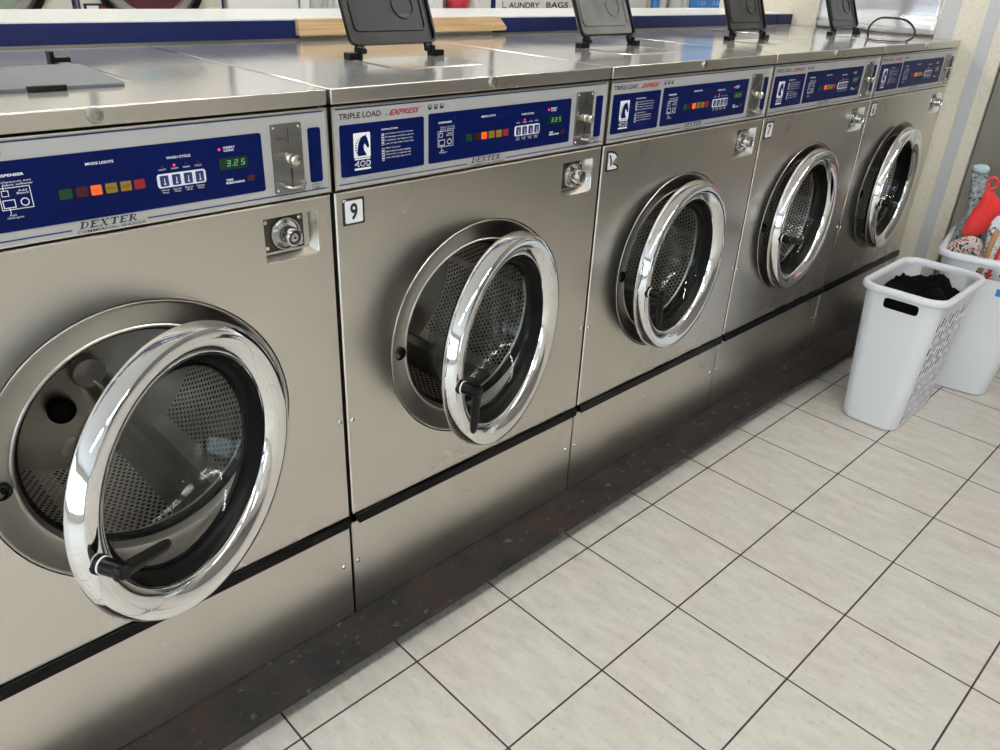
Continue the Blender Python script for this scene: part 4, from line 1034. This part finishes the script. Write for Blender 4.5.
# ------------------------------------------------------------------ far side of the room
YB = 2.5
def far_washer(x0_, label, laundry, group='front-loaders behind the ledge'):
    root = empty('front_load_machine', (x0_, YB, 0))
    wd = .62
    b = MB(); b.box(0, wd, .0, .095, 0, 1.95, 0); b.build('cabinet', 'beige_paint', root, bevel=.004)
    b = MB(); b.frame(.0, wd, .9, 1.9, .008, -.002, 0); b.build('edge_trim', 'navyband', root, smooth=0)
    b = MB(); b.box(.02, .115, -.006, 0, 1.205, 1.236, 0); b.rect(.03, .075, 1.213, 1.228, -.007, 1); b.rect(.085, .11, 1.213, 1.226, -.007, 2); b.build('badge', ['black_ink', 'plate_white', 'red_ink'], root, smooth=0)
    b = MB(); b.box(.012, .135, -.006, -.001, 1.02, 1.20, 0); b.build('access_panel', 'white', root, bevel=.003)
    c = (.3, 0, 1.370)
    b = MB(); b.lathe([(.245, 0), (.245, -.02), (.240, -.026), (.225, -.026), (.222, -.02), (.222, 0)], c, seg=64, mi=0); b.lathe([(.222, -.010), (.2, -.030), (.178, -.030), (.172, -.015), (.172, 0)], c, seg=64, mi=1)
    d = b.build('door', ['black', 'grey_part'], root)
    b = MB(); b.lathe([(.174, -.012), (.1, -.020), (.0001, -.022)], c, seg=48); b.build('window', laundry, d)
    b = MB(); b.lathe([(.176, -.024), (.1, -.034), (.0001, -.036)], c, seg=48); b.build('door_glass', 'glass', d)
    tag(root, label, 'front-load machine', group)
far_washer(.55, 'beige front-load machine behind the ledge, far left of the photo, greenish laundry inside', 'laundry_far2')
far_washer(1.185, 'beige front-load machine behind the ledge with red and blue laundry in its door', 'laundry_far')
# white cabinet front wall section between
slab('wall_back_panel', 1.83, 7.6, 2.50, 2.60, 0, 1.196, 'white')
slab('wall_back_right', 5.45, 7.6, 2.50, 2.60, 1.196, 2.85, 'white'); slab('wall_back_left', 1.83, 2.19, 2.50, 2.60, 1.196, 2.85, 'white')
slab('wall_back_middle', 3.53, 4.88, 2.50, 2.60, 1.196, 2.85, 'white')
# posts
def post(nm, a, b, mat): return slab(nm, a, b, 2.47, 2.60, 0, 2.85, mat)
post('trim_6', 2.455, 2.500, 'navyband'); post('trim_7', 3.437, 3.475, 'navyband'); post('trim_8', 3.34, 3.437, 'white'); post('trim_9', 3.475, 3.53, 'white')
# window openings (framed panes)
def far_window(nm, a, b, z0=1.202, z1=1.9, back='grey_part'):
    m = MB(); m.box(a, b, 2.585, 2.595, z0, z1, 0)
    m.box(a-.07, a, 2.49, 2.60, z0-.02, z1+.06, 1); m.box(b, b+.07, 2.49, 2.60, z0-.02, z1+.06, 1); m.box(a, b, 2.49, 2.6, z1, z1+.06, 1)
    return struct(nm, m, [back, 'white'])
far_window('window_3', 3.09, 3.33)
far_window('window_4', 4.955, 5.37)
m_ = MB()
for k in range(8):
    a = 2*pi*k/8
pr = [(.0001, 0), (.045, 0), (.055, .02), (.058, .06), (.045, .10), (.030, .115), (.022, .12), (.020, .15), (.0001, .152)]
m_.lathe([(r*(1), z) for r, z in pr], (0, 0, 0), axis='z', seg=24)
o = m_.build('red_bag', 'red_item', loc=(3.245, 2.545, 1.196), smooth=60); tag(o, 'small red bag standing in the far window behind the ledge', 'bag')
for x, mt, hgt in ((5.04, 'beige_paint', .2), (5.13, 'bluepaper', .22), (5.23, 'plate_white', .24)):
    b = MB(); b.lathe([(.0001, 0), (.026, 0), (.03, .01), (.03, hgt*.7), (.014, hgt*.85), (.014, hgt), (.0001, hgt)], axis='z', seg=20)
    o = b.build('bottle', mt, loc=(x, 2.55, 1.196), smooth=60)
    tag(o, {'beige_paint': 'beige bottle leftmost in the far right window', 'bluepaper': 'blue bottle in the far right window between two others', 'plate_white': 'white bottle rightmost in the far right window'}[mt], 'bottle', 'bottles in the far window')
# sign
m_ = MB(); m_.box(3.50, 4.22, 2.478, 2.4995, 1.190, 1.62, 0); m_.text('L', 3.530, 3.572, 1.215, 1.2555, 2.4772, 1, off=.02); m_.text('AUNDRY', 3.590, 3.855, 1.2155, 1.2480, 2.4772, 1, off=.02)
m_.text('BAGS', 3.915, 4.120, 1.2175, 1.2505, 2.4772, 1, off=.02)
o = m_.build('laundry_bags_sign', ['white', 'black_ink'], smooth=0); tag(o, 'white sign board lettered LAUNDRY BAGS behind the ledge', 'sign')
# blue poster
m_ = MB(); m_.box(5.50, 6.04, 2.488, 2.4999, 1.208, 1.80, 0)
m_.text('1.25', 5.60, 5.70, 1.236, 1.262, 2.4875, 1); m_.text('3.50', 5.80, 5.92, 1.236, 1.262, 2.4875, 1)
o = m_.build('blue_notice', ['bluepaper', 'white_ink'], smooth=0); tag(o, 'bright blue notice with white figures on the far wall', 'poster')
m_ = MB(); m_.box(5.42, 5.45, 2.47, 2.60, 0, 2.85); struct('trim_10', m_, 'white')
# clear plastic wrapped stack
m_ = MB(); m_.box(2.20, 2.215, 2.44, 2.5, 0, 1.9); struct('trim_11', m_, 'white')
vs = []; fs = []
for i in range(25):
    for j in range(13):
        x = 2.235+.19*i/24; z = 1.10+.5*j/12
        vs.append((x, 2.47+.018*noise.noise(Vector((x*40, z*14, 1))), z))
for i in range(24):
    for j in range(12): fs.append((i*13+j, (i+1)*13+j, (i+1)*13+j+1, i*13+j+1))
M['wrap'] = pbr('crinkled_wrap', (.62, .64, .64), .12, .3)
m_ = MB(); m_.add(vs, fs); o = m_.build('plastic_wrap', 'wrap', smooth=0); o.modifiers.new('s', 'SOLIDIFY').thickness = .02
tag(o, 'crinkled clear plastic wrap hanging left of the first open lid', 'plastic wrap')

# ------------------------------------------------------------------ world, camera
w = bpy.data.worlds.new('world'); sc.world = w; w.use_nodes = True
w.node_tree.nodes['Background'].inputs[0].default_value = (.6, .7, .8, 1); w.node_tree.nodes['Background'].inputs[1].default_value = .3
cam = bpy.data.cameras.new('camera'); co = bpy.data.objects.new('camera', cam); col.objects.link(co)
yaw, pitch, roll = .78571153, -.48390016, .04684058
f = Vector((sin(yaw)*cos(pitch), cos(yaw)*cos(pitch), sin(pitch))); r = Vector((cos(yaw), -sin(yaw), 0)); u = r.cross(f)
R_ = r*cos(roll)+u*sin(roll); U_ = -r*sin(roll)+u*cos(roll)
mat = Matrix((R_, U_, -f)).transposed().to_4x4(); mat.translation = Vector((.00326, -1.17917, 1.44469))
co.matrix_world = mat
cam.sensor_fit = 'HORIZONTAL'; cam.sensor_width = 36; cam.lens = 36*780.25/1000; cam.clip_start = .02; cam.clip_end = 50
sc.camera = co
sc.view_settings.view_transform = 'Standard'; sc.view_settings.look = 'None'; sc.view_settings.gamma = 1; sc.view_settings.exposure = 0
sc.view_settings.use_curve_mapping = False
sc.cycles.use_denoising = True
sc.cycles.max_bounces = 10; sc.cycles.glossy_bounces = 6; sc.cycles.transparent_max_bounces = 12; sc.cycles.sample_clamp_indirect = 6
